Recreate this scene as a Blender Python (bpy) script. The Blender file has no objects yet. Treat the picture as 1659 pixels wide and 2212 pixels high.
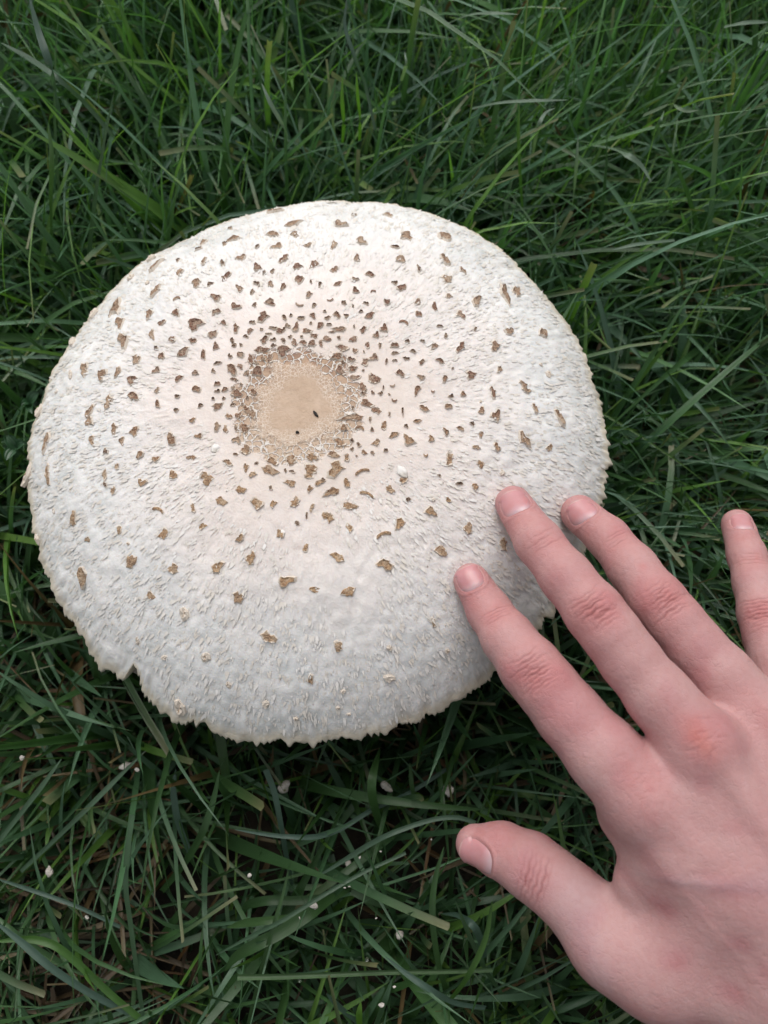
import bpy, bmesh, math, random
import numpy as np
from mathutils import Vector, Matrix
from mathutils.bvhtree import BVHTree

random.seed(7)
rng = np.random.default_rng(7)
scene = bpy.context.scene
COL = scene.collection

# ------------------------------------------------------------------ camera
F_PX = 829.5 / math.tan(math.radians(27.0))      # focal length for a 1659 px wide picture
PITCH = math.radians(16.0)
RIM_Z = 0.080                                     # height of the cap's rim above the soil
CAM = np.array([0.0226, -0.0953, RIM_Z + 0.2455])
cam_d = bpy.data.cameras.new('camera')
cam_d.sensor_fit = 'HORIZONTAL'
cam_d.sensor_width = 7.2
cam_d.lens = 3.6 / math.tan(math.radians(27.0))
cam_d.clip_start = 0.005
cam_d.clip_end = 1000.0
cam_d.dof.use_dof = True
cam_d.dof.focus_distance = 0.236
cam_d.dof.aperture_fstop = cam_d.lens / 2.1
cam = bpy.data.objects.new('camera', cam_d)
cam.location = CAM
cam.rotation_euler = (PITCH, 0, 0)
COL.objects.link(cam)
scene.camera = cam
scene.render.resolution_x, scene.render.resolution_y = 768, 1024

# ------------------------------------------------------------------ sky and soft sun (overcast)
SUN_EL, SUN_AZ = math.radians(52), math.radians(-10)      # azimuth from +Y (beyond the mushroom), towards +X
world = bpy.data.worlds.new('World')
scene.world = world
world.use_nodes = True
wn = world.node_tree.nodes
wl = world.node_tree.links
wn.clear()
wo = wn.new('ShaderNodeOutputWorld')
bg = wn.new('ShaderNodeBackground')
sky = wn.new('ShaderNodeTexSky')
sky.sky_type = 'NISHITA'
sky.sun_disc = False
sky.sun_elevation = SUN_EL
sky.sun_rotation = SUN_AZ
sky.air_density = 1.0
sky.dust_density = 4.0
hs = wn.new('ShaderNodeHueSaturation')
hs.inputs['Saturation'].default_value = 0.20
bg.inputs['Strength'].default_value = 0.11
wl.new(sky.outputs[0], hs.inputs['Color'])
wl.new(hs.outputs[0], bg.inputs['Color'])
wl.new(bg.outputs[0], wo.inputs['Surface'])
sd = bpy.data.lights.new('sun', 'SUN')
sd.energy = 1.5
sd.angle = math.radians(60)
sd.color = (1.0, 0.965, 0.935)
sun = bpy.data.objects.new('sun', sd)
d = Vector((math.sin(SUN_AZ) * math.cos(SUN_EL), math.cos(SUN_AZ) * math.cos(SUN_EL), math.sin(SUN_EL)))
sun.rotation_euler = d.to_track_quat('Z', 'Y').to_euler()
sun.location = (0, 0.3, 1.2)
COL.objects.link(sun)
scene.view_settings.view_transform = 'Standard'
scene.view_settings.look = 'None'
scene.view_settings.exposure = 0.14
scene.view_settings.gamma = 1.0
scene.view_settings.use_curve_mapping = False
scene.cycles.use_denoising = True
scene.cycles.max_bounces = 6
scene.cycles.diffuse_bounces = 3
scene.cycles.glossy_bounces = 2
scene.cycles.caustics_reflective = False
scene.cycles.caustics_refractive = False

# ------------------------------------------------------------------ helpers
CT, ST = math.cos(PITCH), math.sin(PITCH)

def ray_dir(px, py):
    """direction through a point of the 1659x2212 picture, scaled so that its depth along the lens axis is 1"""
    x = (px - 829.5) / F_PX
    y = -(py - 1106.0) / F_PX
    return np.array([x, y * CT + ST, y * ST - CT])

def at(px, py, z):
    r = ray_dir(px, py)
    return CAM + r * ((z - CAM[2]) / r[2])

def depth(p):
    v = np.asarray(p) - CAM
    return v[1] * ST - v[2] * CT

def mm_per_px(p):
    return depth(p) / F_PX

def tag(o, label=None, cat=None, group=None, kind=None):
    if label: o['label'] = label
    if cat: o['category'] = cat
    if group: o['group'] = group
    if kind: o['kind'] = kind
    return o

def empty(name, loc):
    o = bpy.data.objects.new(name, None)
    o.empty_display_size = 0.02
    o.location = loc
    COL.objects.link(o)
    return o

def mesh_obj(name, verts, faces, mats, parent=None, smooth=True, midx=None, loc=None):
    me = bpy.data.meshes.new(name)
    me.from_pydata([tuple(v) for v in verts], [], [tuple(f) for f in faces])
    for m in (mats if isinstance(mats, (list, tuple)) else [mats]):
        me.materials.append(m)
    if midx is not None:
        me.polygons.foreach_set('material_index', np.asarray(midx, np.int32))
    if smooth:
        me.polygons.foreach_set('use_smooth', np.ones(len(me.polygons), bool))
    me.update()
    o = bpy.data.objects.new(name, me)
    COL.objects.link(o)
    if loc is not None: o.location = loc
    if parent is not None: set_parent(o, parent)
    return o

def set_parent(o, p):
    o.parent = p
    bpy.context.view_layer.update() if False else None
    o.matrix_parent_inverse = Matrix.Translation(-world_loc(p))

def world_loc(p):
    v = Vector(p.location)
    return v

def np_mesh(name, V, Q, mats, tri=False):
    """fast mesh from arrays: V (n,3), Q (m,k)"""
    me = bpy.data.meshes.new(name)
    k = Q.shape[1]
    me.vertices.add(len(V)); me.loops.add(Q.size); me.polygons.add(len(Q))
    me.vertices.foreach_set('co', np.ascontiguousarray(V, np.float32).ravel())
    me.loops.foreach_set('vertex_index', np.ascontiguousarray(Q, np.int32).ravel())
    me.polygons.foreach_set('loop_start', np.arange(0, Q.size, k, dtype=np.int32))
    me.polygons.foreach_set('use_smooth', np.ones(len(Q), bool))
    for m in mats: me.materials.append(m)
    me.update(calc_edges=True)
    me.validate()
    return me

def hash3(i, j, k, seed=0):
    n = (i.astype(np.int64) * 374761393 + j.astype(np.int64) * 668265263 + k.astype(np.int64) * 2147483647 + seed * 144665) & 0xffffffff
    n = ((n ^ (n >> 13)) * 1274126177) & 0xffffffff
    n = n ^ (n >> 16)
    return (n & 0xffffff) / float(0xffffff)

def vnoise(P, scale, seed=0):
    """smooth value noise in -1..1 at points P (n,3); scale = cells per unit"""
    q = P * scale
    i = np.floor(q).astype(np.int64); f = q - i; f = f * f * (3 - 2 * f)
    r = 0
    for a in (0, 1):
        for b in (0, 1):
            for c in (0, 1):
                w = (f[:, 0] if a else 1 - f[:, 0]) * (f[:, 1] if b else 1 - f[:, 1]) * (f[:, 2] if c else 1 - f[:, 2])
                r = r + w * hash3(i[:, 0] + a, i[:, 1] + b, i[:, 2] + c, seed)
    return r * 2 - 1

# --- material helper
class NT:
    def __init__(self, name):
        self.m = bpy.data.materials.new(name)
        self.m.use_nodes = True
        self.t = self.m.node_tree
        self.n = self.t.nodes
        self.b = self.n['Principled BSDF']
        self.out = self.n['Material Output']
    def node(self, typ, **kw):
        n = self.n.new(typ)
        for k, v in kw.items():
            if k.startswith('i_'): n.inputs[k[2:].replace('_', ' ')].default_value = v
            else: setattr(n, k, v)
        return n
    def link(self, a, b): self.t.links.new(a, b)
    def mix(self, fac, a, b, mode='MIX'):
        n = self.n.new('ShaderNodeMix'); n.data_type = 'RGBA'; n.blend_type = mode
        for s, v in ((0, fac), (6, a), (7, b)):
            if hasattr(v, 'is_output') or isinstance(v, bpy.types.NodeSocket): self.link(v, n.inputs[s])
            else:
                n.inputs[s].default_value = v if s == 0 else (*v, 1)
        return n.outputs[2]
    def math(self, op, a, b=None, clamp=False):
        n = self.n.new('ShaderNodeMath'); n.operation = op; n.use_clamp = clamp
        for s, v in ((0, a), (1, b)):
            if v is None: continue
            if isinstance(v, bpy.types.NodeSocket): self.link(v, n.inputs[s])
            else: n.inputs[s].default_value = v
        return n.outputs[0]
    def ramp(self, x, p0, p1, smooth=True):
        n = self.n.new('ShaderNodeMapRange'); n.interpolation_type = 'SMOOTHSTEP' if smooth else 'LINEAR'
        n.inputs['From Min'].default_value = p0; n.inputs['From Max'].default_value = p1
        self.link(x, n.inputs['Value'])
        return n.outputs[0]
    def noise(self, vec, scale, detail=3.0, rough=0.55):
        n = self.n.new('ShaderNodeTexNoise')
        n.inputs['Scale'].default_value = scale; n.inputs['Detail'].default_value = detail; n.inputs['Roughness'].default_value = rough
        if vec is not None: self.link(vec, n.inputs['Vector'])
        return n
    def voro(self, vec, scale, feature='F1'):
        n = self.n.new('ShaderNodeTexVoronoi'); n.feature = feature
        n.inputs['Scale'].default_value = scale
        if vec is not None: self.link(vec, n.inputs['Vector'])
        return n
    def bump(self, h, strength, dist, prev=None):
        n = self.n.new('ShaderNodeBump')
        n.inputs['Strength'].default_value = strength; n.inputs['Distance'].default_value = dist
        self.link(h, n.inputs['Height'])
        if prev is not None: self.link(prev, n.inputs['Normal'])
        return n.outputs[0]

# ------------------------------------------------------------------ materials
def mat_soil():
    t = NT('soil')
    co = t.node('ShaderNodeTexCoord').outputs['Object']
    n1 = t.noise(co, 60, 6).outputs[0]
    n2 = t.noise(co, 9, 3).outputs[0]
    c = t.mix(t.ramp(n1, .35, .7), (.010, .008, .006), (.045, .034, .022))
    c = t.mix(t.ramp(n2, .45, .65), c, (.022, .030, .012))
    # further off the lawn closes over the soil
    ln = t.node('ShaderNodeVectorMath', operation='LENGTH'); t.link(co, ln.inputs[0])
    lawn = t.mix(t.ramp(t.noise(co, 25, 5).outputs[0], .3, .7), (.030, .065, .022), (.070, .125, .045))
    c = t.mix(t.ramp(ln.outputs['Value'], .7, 1.3), c, lawn)
    t.link(c, t.b.inputs['Base Color'])
    t.b.inputs['Roughness'].default_value = .95
    t.link(t.bump(n1, 1.0, .006), t.b.inputs['Normal'])
    return t.m

def mat_grass(name='grass_leaf'):
    t = NT(name)
    a = t.node('ShaderNodeAttribute', attribute_name='tint')
    co = t.node('ShaderNodeTexCoord').outputs['Object']
    n1 = t.noise(co, 55, 3).outputs[0]
    uv = t.node('ShaderNodeAttribute', attribute_name='across')
    wv = t.math('SINE', t.math('MULTIPLY', uv.outputs['Fac'], 34.0))
    c = t.mix(t.ramp(n1, .3, .75), a.outputs['Color'], t.mix(.75, a.outputs['Color'], (.62, .66, .60), 'MULTIPLY'))
    c = t.mix(t.math('MULTIPLY', t.math('ADD', wv, 1.0), .10), c, t.mix(1.0, c, (.55, .6, .5), 'MULTIPLY'))
    t.link(c, t.b.inputs['Base Color'])
    t.b.inputs['Roughness'].default_value = .36
    t.b.inputs['Specular IOR Level'].default_value = .75
    t.link(t.bump(wv, .35, .0002), t.b.inputs['Normal'])
    tr = t.node('ShaderNodeBsdfTranslucent')
    t.link(t.mix(1.0, c, (1.0, 1.25, .45), 'MULTIPLY'), tr.inputs['Color'])
    mx = t.node('ShaderNodeMixShader')
    mx.inputs[0].default_value = .28
    t.link(t.b.outputs[0], mx.inputs[1]); t.link(tr.outputs[0], mx.inputs[2])
    t.link(mx.outputs[0], t.out.inputs['Surface'])
    return t.m

def mat_cap():
    t = NT('mushroom_cap_skin')
    co = t.node('ShaderNodeTexCoord').outputs['Object']
    s = t.node('ShaderNodeAttribute', attribute_name='srad').outputs['Fac']
    big = t.noise(co, 28, 3).outputs[0]
    mid = t.noise(co, 90, 4).outputs[0]
    fine = t.noise(co, 420, 4).outputs[0]
    # warped radius
    sw = t.math('ADD', s, t.math('MULTIPLY', t.math('SUBTRACT', mid, .5), .10))
    sb = t.math('ADD', s, t.math('MULTIPLY', t.math('SUBTRACT', big, .5), .35))
    white = t.mix(t.ramp(mid, .38, .66), (.83, .815, .795), (.785, .785, .775))
    cream = t.mix(t.ramp(fine, .3, .7), (.81, .735, .69), (.77, .685, .635))
    c = t.mix(t.ramp(sb, .34, .80), cream, white)
    # translucent grey patches towards the margin
    g = t.math('MULTIPLY', t.ramp(mid, .46, .60), t.ramp(s, .55, .95))
    c = t.mix(t.math('MULTIPLY', g, .3), c, (.66, .665, .64))
    # beige edge
    st = t.node('ShaderNodeAttribute', attribute_name='fibre').outputs['Fac']
    c = t.mix(t.math('MULTIPLY', t.math('MULTIPLY', t.ramp(st, .1, .8), t.ramp(s, .80, .97)), .5), c, (.50, .47, .41))
    c = t.mix(t.math('MULTIPLY', t.ramp(s, .955, .995), .85), c, (.64, .56, .43))
    # brown disc, broken into a network of cream cracks; finer and softer on one side
    dr = t.math('MULTIPLY', t.node('ShaderNodeAttribute', attribute_name='drad').outputs['Fac'], 10.0)
    ns = t.node('ShaderNodeAttribute', attribute_name='nearside').outputs['Fac']
    edge = t.noise(co, 130, 4, .6).outputs[0]
    sw = t.math('ADD', dr, t.math('MULTIPLY', t.math('SUBTRACT', edge, .5), .17))
    wc = t.node('ShaderNodeVectorMath', operation='ADD')
    wsc = t.node('ShaderNodeVectorMath', operation='SCALE'); wsc.inputs['Scale'].default_value = .0022
    t.link(t.noise(co, 500, 3).outputs['Color'], wsc.inputs[0]); t.link(co, wc.inputs[0]); t.link(wsc.outputs[0], wc.inputs[1])
    v1 = t.voro(wc.outputs[0], 430, 'DISTANCE_TO_EDGE').outputs['Distance']
    v2 = t.voro(wc.outputs[0], 950, 'DISTANCE_TO_EDGE').outputs['Distance']
    tan = t.mix(t.ramp(mid, .3, .7), (.52, .375, .265), (.60, .45, .335))
    tan = t.mix(t.math('MULTIPLY', t.ramp(fine, .48, .62), .35), tan, (.45, .31, .21))
    dark = t.mix(t.ramp(fine, .35, .7), (.30, .17, .105), (.50, .335, .22))
    pit = t.voro(wc.outputs[0], 1000).outputs['Distance']
    dots = t.mix(t.ramp(pit, .14, .30), (.36, .225, .14), (.60, .46, .345))
    mids = t.mix(t.ramp(v2, .03, .10), (.70, .595, .50), t.mix(ns, t.mix(.5, tan, dark), dots))
    plates = t.mix(t.ramp(v1, .05, .085), (.80, .735, .675), t.mix(ns, dark, dots))
    disc = t.mix(t.ramp(sw, .06, .105), tan, mids)
    disc = t.mix(t.ramp(sw, .125, .15), disc, plates)
    dm = t.math('SUBTRACT', 1.0, t.ramp(sw, .188, .208))
    c = t.mix(dm, c, disc)
    c = t.mix(t.math('MULTIPLY', t.math('SUBTRACT', 1.0, t.ramp(sb, .18, .42)), t.math('MULTIPLY', t.math('SUBTRACT', 1.0, dm), .38)), c, (.70, .585, .49))
    t.link(c, t.b.inputs['Base Color'])
    wet = t.math('MULTIPLY', t.ramp(t.noise(co, 40, 2).outputs[0], .50, .62), t.ramp(s, .25, .5))
    ro = t.math('SUBTRACT', .62, t.math('MULTIPLY', wet, .34))
    t.link(ro, t.b.inputs['Roughness'])
    t.b.inputs['Subsurface Weight'].default_value = .25
    t.b.inputs['Subsurface Radius'].default_value = (1.0, .75, .55)
    t.b.inputs['Subsurface Scale'].default_value = .0022
    h1 = t.math('MULTIPLY', t.ramp(v1, .03, .12), t.math('MULTIPLY', t.math('MULTIPLY', dm, t.ramp(sw, .12, .15)), -.9))
    nb = t.bump(h1, .9, .0006)
    nb = t.bump(fine, .45, .0006, nb)
    nb = t.bump(t.noise(co, 1500, 2).outputs[0], .35, .0003, nb)
    t.link(nb, t.b.inputs['Normal'])
    return t.m

def mat_plain(name, col, rough=.7, sss=0, col2=None, nscale=400, bump=.4, dist=.0004):
    t = NT(name)
    co = t.node('ShaderNodeTexCoord').outputs['Object']
    n = t.noise(co, nscale, 3).outputs[0]
    c = t.mix(t.ramp(n, .3, .7), col, col2 or tuple(x * .75 for x in col))
    t.link(c, t.b.inputs['Base Color'])
    t.b.inputs['Roughness'].default_value = rough
    if sss:
        t.b.inputs['Subsurface Weight'].default_value = sss
        t.b.inputs['Subsurface Scale'].default_value = .0015
    t.link(t.bump(n, bump, dist), t.b.inputs['Normal'])
    return t.m

def mat_scale_brown():
    t = NT('scale_brown')
    oi = t.node('ShaderNodeObjectInfo').outputs['Color']
    co = t.node('ShaderNodeNewGeometry').outputs['Position']
    n = t.noise(co, 1100, 4, .65).outputs[0]
    n2 = t.noise(co, 420, 2).outputs[0]
    v = t.voro(co, 1500, 'DISTANCE_TO_EDGE').outputs['Distance']
    c = t.mix(t.ramp(n, .36, .62), oi, t.mix(1.0, oi, (.52, .44, .40), 'MULTIPLY'))
    c = t.mix(t.math('MULTIPLY', t.ramp(n2, .48, .66), .7), c, t.mix(.6, oi, (.70, .56, .42)))
    c = t.mix(t.math('SUBTRACT', .5, t.ramp(v, .0, .14), True), c, (.70, .58, .44))
    t.link(c, t.b.inputs['Base Color'])
    t.b.inputs['Roughness'].default_value = .75
    nb = t.bump(n, 1.0, .0010)
    t.link(t.bump(t.ramp(v, 0, .2), .5, .0004, nb), t.b.inputs['Normal'])
    return t.m

def mat_skin():
    t = NT('skin')
    a = t.node('ShaderNodeAttribute', attribute_name='skin').outputs['Color']
    co = t.node('ShaderNodeTexCoord').outputs['Object']
    n = t.noise(co, 650, 4).outputs[0]
    c = t.mix(t.math('MULTIPLY', t.ramp(n, .35, .7), .22), a, t.mix(1.0, a, (.86, .66, .64), 'MULTIPLY'))
    t.link(c, t.b.inputs['Base Color'])
    t.b.inputs['Roughness'].default_value = .52
    t.b.inputs['Specular IOR Level'].default_value = .4
    t.b.inputs['Subsurface Weight'].default_value = .25
    t.b.inputs['Subsurface Radius'].default_value = (1.0, .38, .22)
    t.b.inputs['Subsurface Scale'].default_value = .0028
    v = t.voro(co, 850, 'DISTANCE_TO_EDGE').outputs['Distance']
    nb = t.bump(t.ramp(v, 0, .10), .30, .0003)
    nb = t.bump(t.noise(co, 420, 5, .7).outputs[0], .22, .0005, nb)
    t.link(nb, t.b.inputs['Normal'])
    return t.m

def mat_nail():
    t = NT('nail')
    v = t.node('ShaderNodeAttribute', attribute_name='along').outputs['Fac']
    co = t.node('ShaderNodeTexCoord').outputs['Object']
    n = t.noise(co, 300, 3).outputs[0]
    c = t.mix(t.ramp(n, .3, .7), (.52, .235, .245), (.55, .27, .28))
    c = t.mix(t.math('MULTIPLY', t.math('SUBTRACT', 1.0, t.ramp(v, -1.0, -.25)), .7), c, (.58, .44, .47))
    c = t.mix(t.math('MULTIPLY', t.ramp(v, .86, .97), .45), c, (.66, .50, .44))
    t.link(c, t.b.inputs['Base Color'])
    t.b.inputs['Roughness'].default_value = .22
    t.b.inputs['Subsurface Weight'].default_value = .25
    t.b.inputs['Subsurface Scale'].default_value = .0015
    return t.m

def mat_water():
    t = NT('dew_water')
    t.b.inputs['Transmission Weight'].default_value = 1.0
    t.b.inputs['Roughness'].default_value = .02
    t.b.inputs['IOR'].default_value = 1.33
    t.b.inputs['Base Color'].default_value = (1, 1, 1, 1)
    return t.m

M = dict(soil=mat_soil(), grass=mat_grass(), cap=mat_cap(),
         cream=mat_plain('scale_cream', (.76, .69, .61), .7, 0, (.68, .58, .47)),
         fleck=mat_plain('fleck_cream', (.81, .79, .765), .5, 0, (.71, .655, .58), 240),
         brown=mat_scale_brown(),
         stem=mat_plain('stem_skin', (.66, .60, .53), .7, .1, (.52, .45, .38), 120),
         gill=mat_plain('gill', (.50, .46, .38), .8, .1, (.40, .37, .30), 200),
         crumb=mat_plain('mushroom_flesh', (.56, .53, .49), .9, 0, (.46, .42, .36), 700, .9, .0012),
         speck=mat_plain('dark_soil', (.012, .010, .010), .8, 0, (.03, .024, .02), 900),
         skin=mat_skin(), nail=mat_nail(), water=mat_water())

# ------------------------------------------------------------------ ground
def build_ground():
    # fine near the mushroom, reaching to the horizon
    g = np.concatenate([-np.geomspace(400, 1.2, 14), np.linspace(-1, 1, 81), np.geomspace(1.2, 400, 14)])
    X, Y = np.meshgrid(g, g, indexing='ij')
    P = np.stack([X, Y, 0 * X], -1).reshape(-1, 3)
    near = np.clip(1.6 - np.hypot(P[:, 0], P[:, 1]), 0, 1)
    P[:, 2] = -.004 + near * (.004 * vnoise(P, 14, 3) + .002 * vnoise(P, 45, 4))
    n = len(g)
    i, j = np.meshgrid(np.arange(n - 1), np.arange(n - 1), indexing='ij')
    a = (i * n + j).ravel()
    Q = np.stack([a, a + n, a + n + 1, a + 1], -1)
    o = bpy.data.objects.new('ground', np_mesh('ground', P, Q, [M['soil']]))
    COL.objects.link(o)
    tag(o, 'dark damp soil of the lawn under the grass', 'ground', kind='structure')
build_ground()

# ------------------------------------------------------------------ mushroom cap: outline and height
OUT_PX = [(700,433),(760,436),(825,437),(875,447),(930,462),(985,483),(1040,510),(1090,545),(1130,587),(1165,620),(1200,668),(1230,705),(1255,745),(1275,795),(1290,845),(1302,895),(1312,940),(1317,985),(1313,1030),(1306,1075),(1290,1135),(1264,1194),(1232,1260),(1191,1325),(1162,1362),(1115,1410),(1068,1455),(1010,1495),(950,1528),(880,1568),(830,1582),(780,1592),(720,1600),(660,1606),(600,1607),(540,1597),(480,1585),(430,1572),(390,1560),(350,1532),(310,1508),(268,1472),(240,1455),(205,1420),(175,1385),(150,1335),(125,1300),(105,1250),(90,1200),(75,1170),(68,1120),(60,1070),(57,1020),(65,960),(75,900),(95,850),(110,800),(130,775),(155,735),(185,695),(215,660),(260,610),(300,570),(350,540),(400,520),(440,497),(490,478),(550,460),(610,447),(660,437)]
_o = np.array([at(x, y, RIM_Z) for x, y in OUT_PX])
_ph = np.arctan2(_o[:, 1], _o[:, 0]); _r = np.hypot(_o[:, 0], _o[:, 1])
_k = np.argsort(_ph); _ph = _ph[_k]; _r = _r[_k]
_ph = np.concatenate([_ph - 2 * np.pi, _ph, _ph + 2 * np.pi]); _r = np.tile(_r, 3)
_pn = at(293, 1452, RIM_Z); PHI_N = math.atan2(_pn[1], _pn[0])     # the tear in the rim
CAP_H = .032

def r_out(phi):
    phi = (np.asarray(phi) + np.pi) % (2 * np.pi) - np.pi
    # gentle smoothing of the measured outline
    return sum(np.interp(phi + dp, _ph, _r) for dp in (-.035, 0, .035)) / 3

def cap_prof(s):
    return 1 - .30 * s ** 2 - .25 * s ** 3 - .45 * s ** 5 + .035 * np.exp(-(s / .20) ** 2) * 0

def cap_z(x, y):
    """smooth height of the cap's upper skin"""
    x = np.asarray(x, float); y = np.asarray(y, float)
    s = np.hypot(x, y) / r_out(np.arctan2(y, x))
    P = np.stack([x, y, 0 * x], -1).reshape(-1, 3)
    w = (.0012 * vnoise(P, 26, 11) + .0005 * vnoise(P, 70, 12)).reshape(x.shape)
    return RIM_Z + CAP_H * cap_prof(s) + w * np.clip(1.25 - s, .3, 1)

def on_cap(px, py):
    """where the sight line through a picture point meets the cap"""
    r = ray_dir(px, py); z = RIM_Z + .02
    for _ in range(14):
        p = CAM + r * ((z - CAM[2]) / r[2])
        z = .5 * z + .5 * float(cap_z(p[0], p[1]))
    return CAM + r * ((z - CAM[2]) / r[2])

def cap_normal(p, e=.0015):
    dx = float(cap_z(p[0] + e, p[1]) - cap_z(p[0] - e, p[1])) / (2 * e)
    dy = float(cap_z(p[0], p[1] + e) - cap_z(p[0], p[1] - e)) / (2 * e)
    n = np.array([-dx, -dy, 1.0]); return n / np.linalg.norm(n)

mush = tag(empty('mushroom', (0, 0, 0)), 'large white domed mushroom with a tan centre and brown scales, standing in the lawn', 'mushroom')

def build_cap():
    NA, NR = 1100, 190
    phi = np.linspace(-np.pi, np.pi, NA, endpoint=False)
    s = np.linspace(0, 1, NR + 1)[1:] ** .92
    R = r_out(phi)
    # ragged, toothed margin
    cs = np.stack([np.cos(phi), np.sin(phi), 0 * phi], -1)
    jag = .0011 * vnoise(cs, 9, 21) + .0012 * vnoise(cs, 30, 22) + .0008 * vnoise(cs, 75, 23)
    saw = (phi * 150 / np.pi + 2.5 * vnoise(cs, 14, 24)) % 1.0
    jag = jag + .0026 * (np.abs(saw - .35) - .3) * (0.7 + .6 * vnoise(cs, 20, 27))
    dn = (phi - PHI_N + np.pi) % (2 * np.pi) - np.pi
    notch = np.where(dn < 0, np.exp(-(dn / .014) ** 2), np.exp(-(dn / .06) ** 2)) * .0066
    Rj = R + jag - notch
    S, PH = np.meshgrid(s, phi, indexing='ij')
    blend = np.clip((S - .80) / .20, 0, 1) ** 2
    RR = S * (R[None] * (1 - blend) + Rj[None] * blend)
    X, Y = RR * np.cos(PH), RR * np.sin(PH)
    Z = cap_z(X, Y)
    P = np.stack([X, Y, Z], -1).reshape(-1, 3)
    # radial fibres getting stronger towards the margin
    ang = np.stack([np.cos(PH) * 1.0, np.sin(PH) * 1.0, S * .30], -1).reshape(-1, 3)
    sf = S.ravel()
    fib = vnoise(ang, 42, 31) * .6 + vnoise(ang, 95, 32) * .5
    Z2 = P[:, 2] + fib * .0009 * np.clip((sf - .62) / .38, 0, 1) ** 1.8
    # shaggy lumps
    lump = vnoise(P, 330, 33)
    Z2 += .00022 * lump * np.clip(sf / .5, .3, 1) + .00045 * np.clip(vnoise(P, 150, 34), 0, 1) * np.clip((sf - .4) / .4, 0, 1)
    a2 = np.stack([np.cos(PH) * 62, np.sin(PH) * 62, S * 38], -1).reshape(-1, 3)
    Z2 += .00020 * vnoise(a2, 1.0, 36) * np.clip((sf - .30) / .3, 0, 1)
    # shallow wrinkles where the skin has split a little (white furrows)
    fw = np.abs(vnoise(P, 34, 35))
    Z2 -= .00016 * np.exp(-(fw / .05) ** 2) * np.clip((sf - .35) / .1, 0, 1) * np.clip((.8 - sf) / .1, 0, 1)
    P[:, 2] = Z2
    # edge lip: roll over and go back under
    last = P[-NA:].copy()
    lip1 = last.copy(); lip1[:, 2] -= .0011; lip1[:, :2] *= 1.003
    lip2 = last.copy(); lip2[:, 2] -= .0026; lip2[:, :2] *= .997
    lip3 = last.copy(); lip3[:, 2] -= .0030; lip3[:, :2] *= .975
    und = []
    for f, dz in ((.8, .005), (.5, .012), (.12, .016)):
        u = np.stack([R * f * np.cos(phi), R * f * np.sin(phi), 0 * phi + RIM_Z - .004 + dz], -1)
        und.append(u)
    V = np.concatenate([[[0, 0, float(cap_z(np.array(0.), np.array(0.)))]], P, lip1, lip2, lip3] + und)
    rings = NR + 3 + len(und)
    i, j = np.meshgrid(np.arange(rings - 1), np.arange(NA), indexing='ij')
    a = 1 + i * NA + j; b = 1 + i * NA + (j + 1) % NA
    Q = np.stack([a, a + NA, b + NA, b], -1).reshape(-1, 4)
    Q = Q[:, ::1]
    me = np_mesh('cap', V, Q, [M['cap']])
    # centre fan
    bm = bmesh.new(); bm.from_mesh(me); bm.verts.ensure_lookup_table()
    for k in range(NA):
        f = bm.faces.new((bm.verts[0], bm.verts[1 + k], bm.verts[1 + (k + 1) % NA])); f.smooth = True
    bm.to_mesh(me); bm.free()
    at_ = me.attributes.new('srad', 'FLOAT', 'POINT')
    sv = np.ones(len(V), np.float32); sv[0] = 0; sv[1:1 + NA * NR] = sf
    at_.data.foreach_set('value', sv)
    dc = on_cap(642, 872)
    dd = np.hypot((V[:, 0] - dc[0]) / 1.04, V[:, 1] - dc[1])
    fv = np.zeros(len(V), np.float32); fv[1:1 + NA * NR] = -fib; me.attributes.new('fibre', 'FLOAT', 'POINT').data.foreach_set('value', fv)
    me.attributes.new('drad', 'FLOAT', 'POINT').data.foreach_set('value', dd.astype(np.float32))
    lo = np.clip((dc[1] - V[:, 1]) / .018 * .5 + .5, 0, 1)
    me.attributes.new('nearside', 'FLOAT', 'POINT').data.foreach_set('value', lo.astype(np.float32))
    o = bpy.data.objects.new('cap', me); COL.objects.link(o); o.parent = mush
    o['label'] = 'broad off-white cap with a tan cracked centre'
    return o
cap = build_cap()

def build_under():
    NA = 600
    phi = np.linspace(-np.pi, np.pi, NA, endpoint=False); R = r_out(phi)
    rings = []
    for f, z in ((.965, RIM_Z - .0045), (.8, RIM_Z + .000), (.5, RIM_Z + .006), (.13, RIM_Z + .010)):
        zz = z - np.where(np.arange(NA) % 2, .004 * (1 - .6 * (f > .9)), 0)
        rings.append(np.stack([R * f * np.cos(phi), R * f * np.sin(phi), zz], -1))
    V = np.concatenate(rings)
    i, j = np.meshgrid(np.arange(3), np.arange(NA), indexing='ij')
    a = i * NA + j; b = i * NA + (j + 1) % NA
    o = bpy.data.objects.new('gills', np_mesh('gills', V, np.stack([a, a + NA, b + NA, b], -1).reshape(-1, 4), [M['gill']]))
    COL.objects.link(o); o.parent = mush
    def lathe(name, prof, m, n=40):
        V = []; F = []
        for k, (r, z) in enumerate(prof):
            for q in range(n):
                t = 2 * math.pi * q / n
                rr = r * (1 + .03 * math.sin(3 * t + z * 90))
                V.append((rr * math.cos(t), rr * math.sin(t), z))
        for k in range(len(prof) - 1):
            for q in range(n):
                F.append((k * n + q, k * n + (q + 1) % n, (k + 1) * n + (q + 1) % n, (k + 1) * n + q))
        ob = mesh_obj(name, V, F, m); ob.parent = mush
        return ob
    lathe('stem', [(.004, -.012), (.017, -.010), (.018, .004), (.014, .02), (.012, .05), (.0125, .07), (.015, .089), (.012, .094)], M['stem'])
    lathe('stem_ring', [(.0126, .060), (.019, .057), (.0225, .052), (.022, .051), (.018, .055), (.0124, .057)], M['cream'])
build_under()

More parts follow.
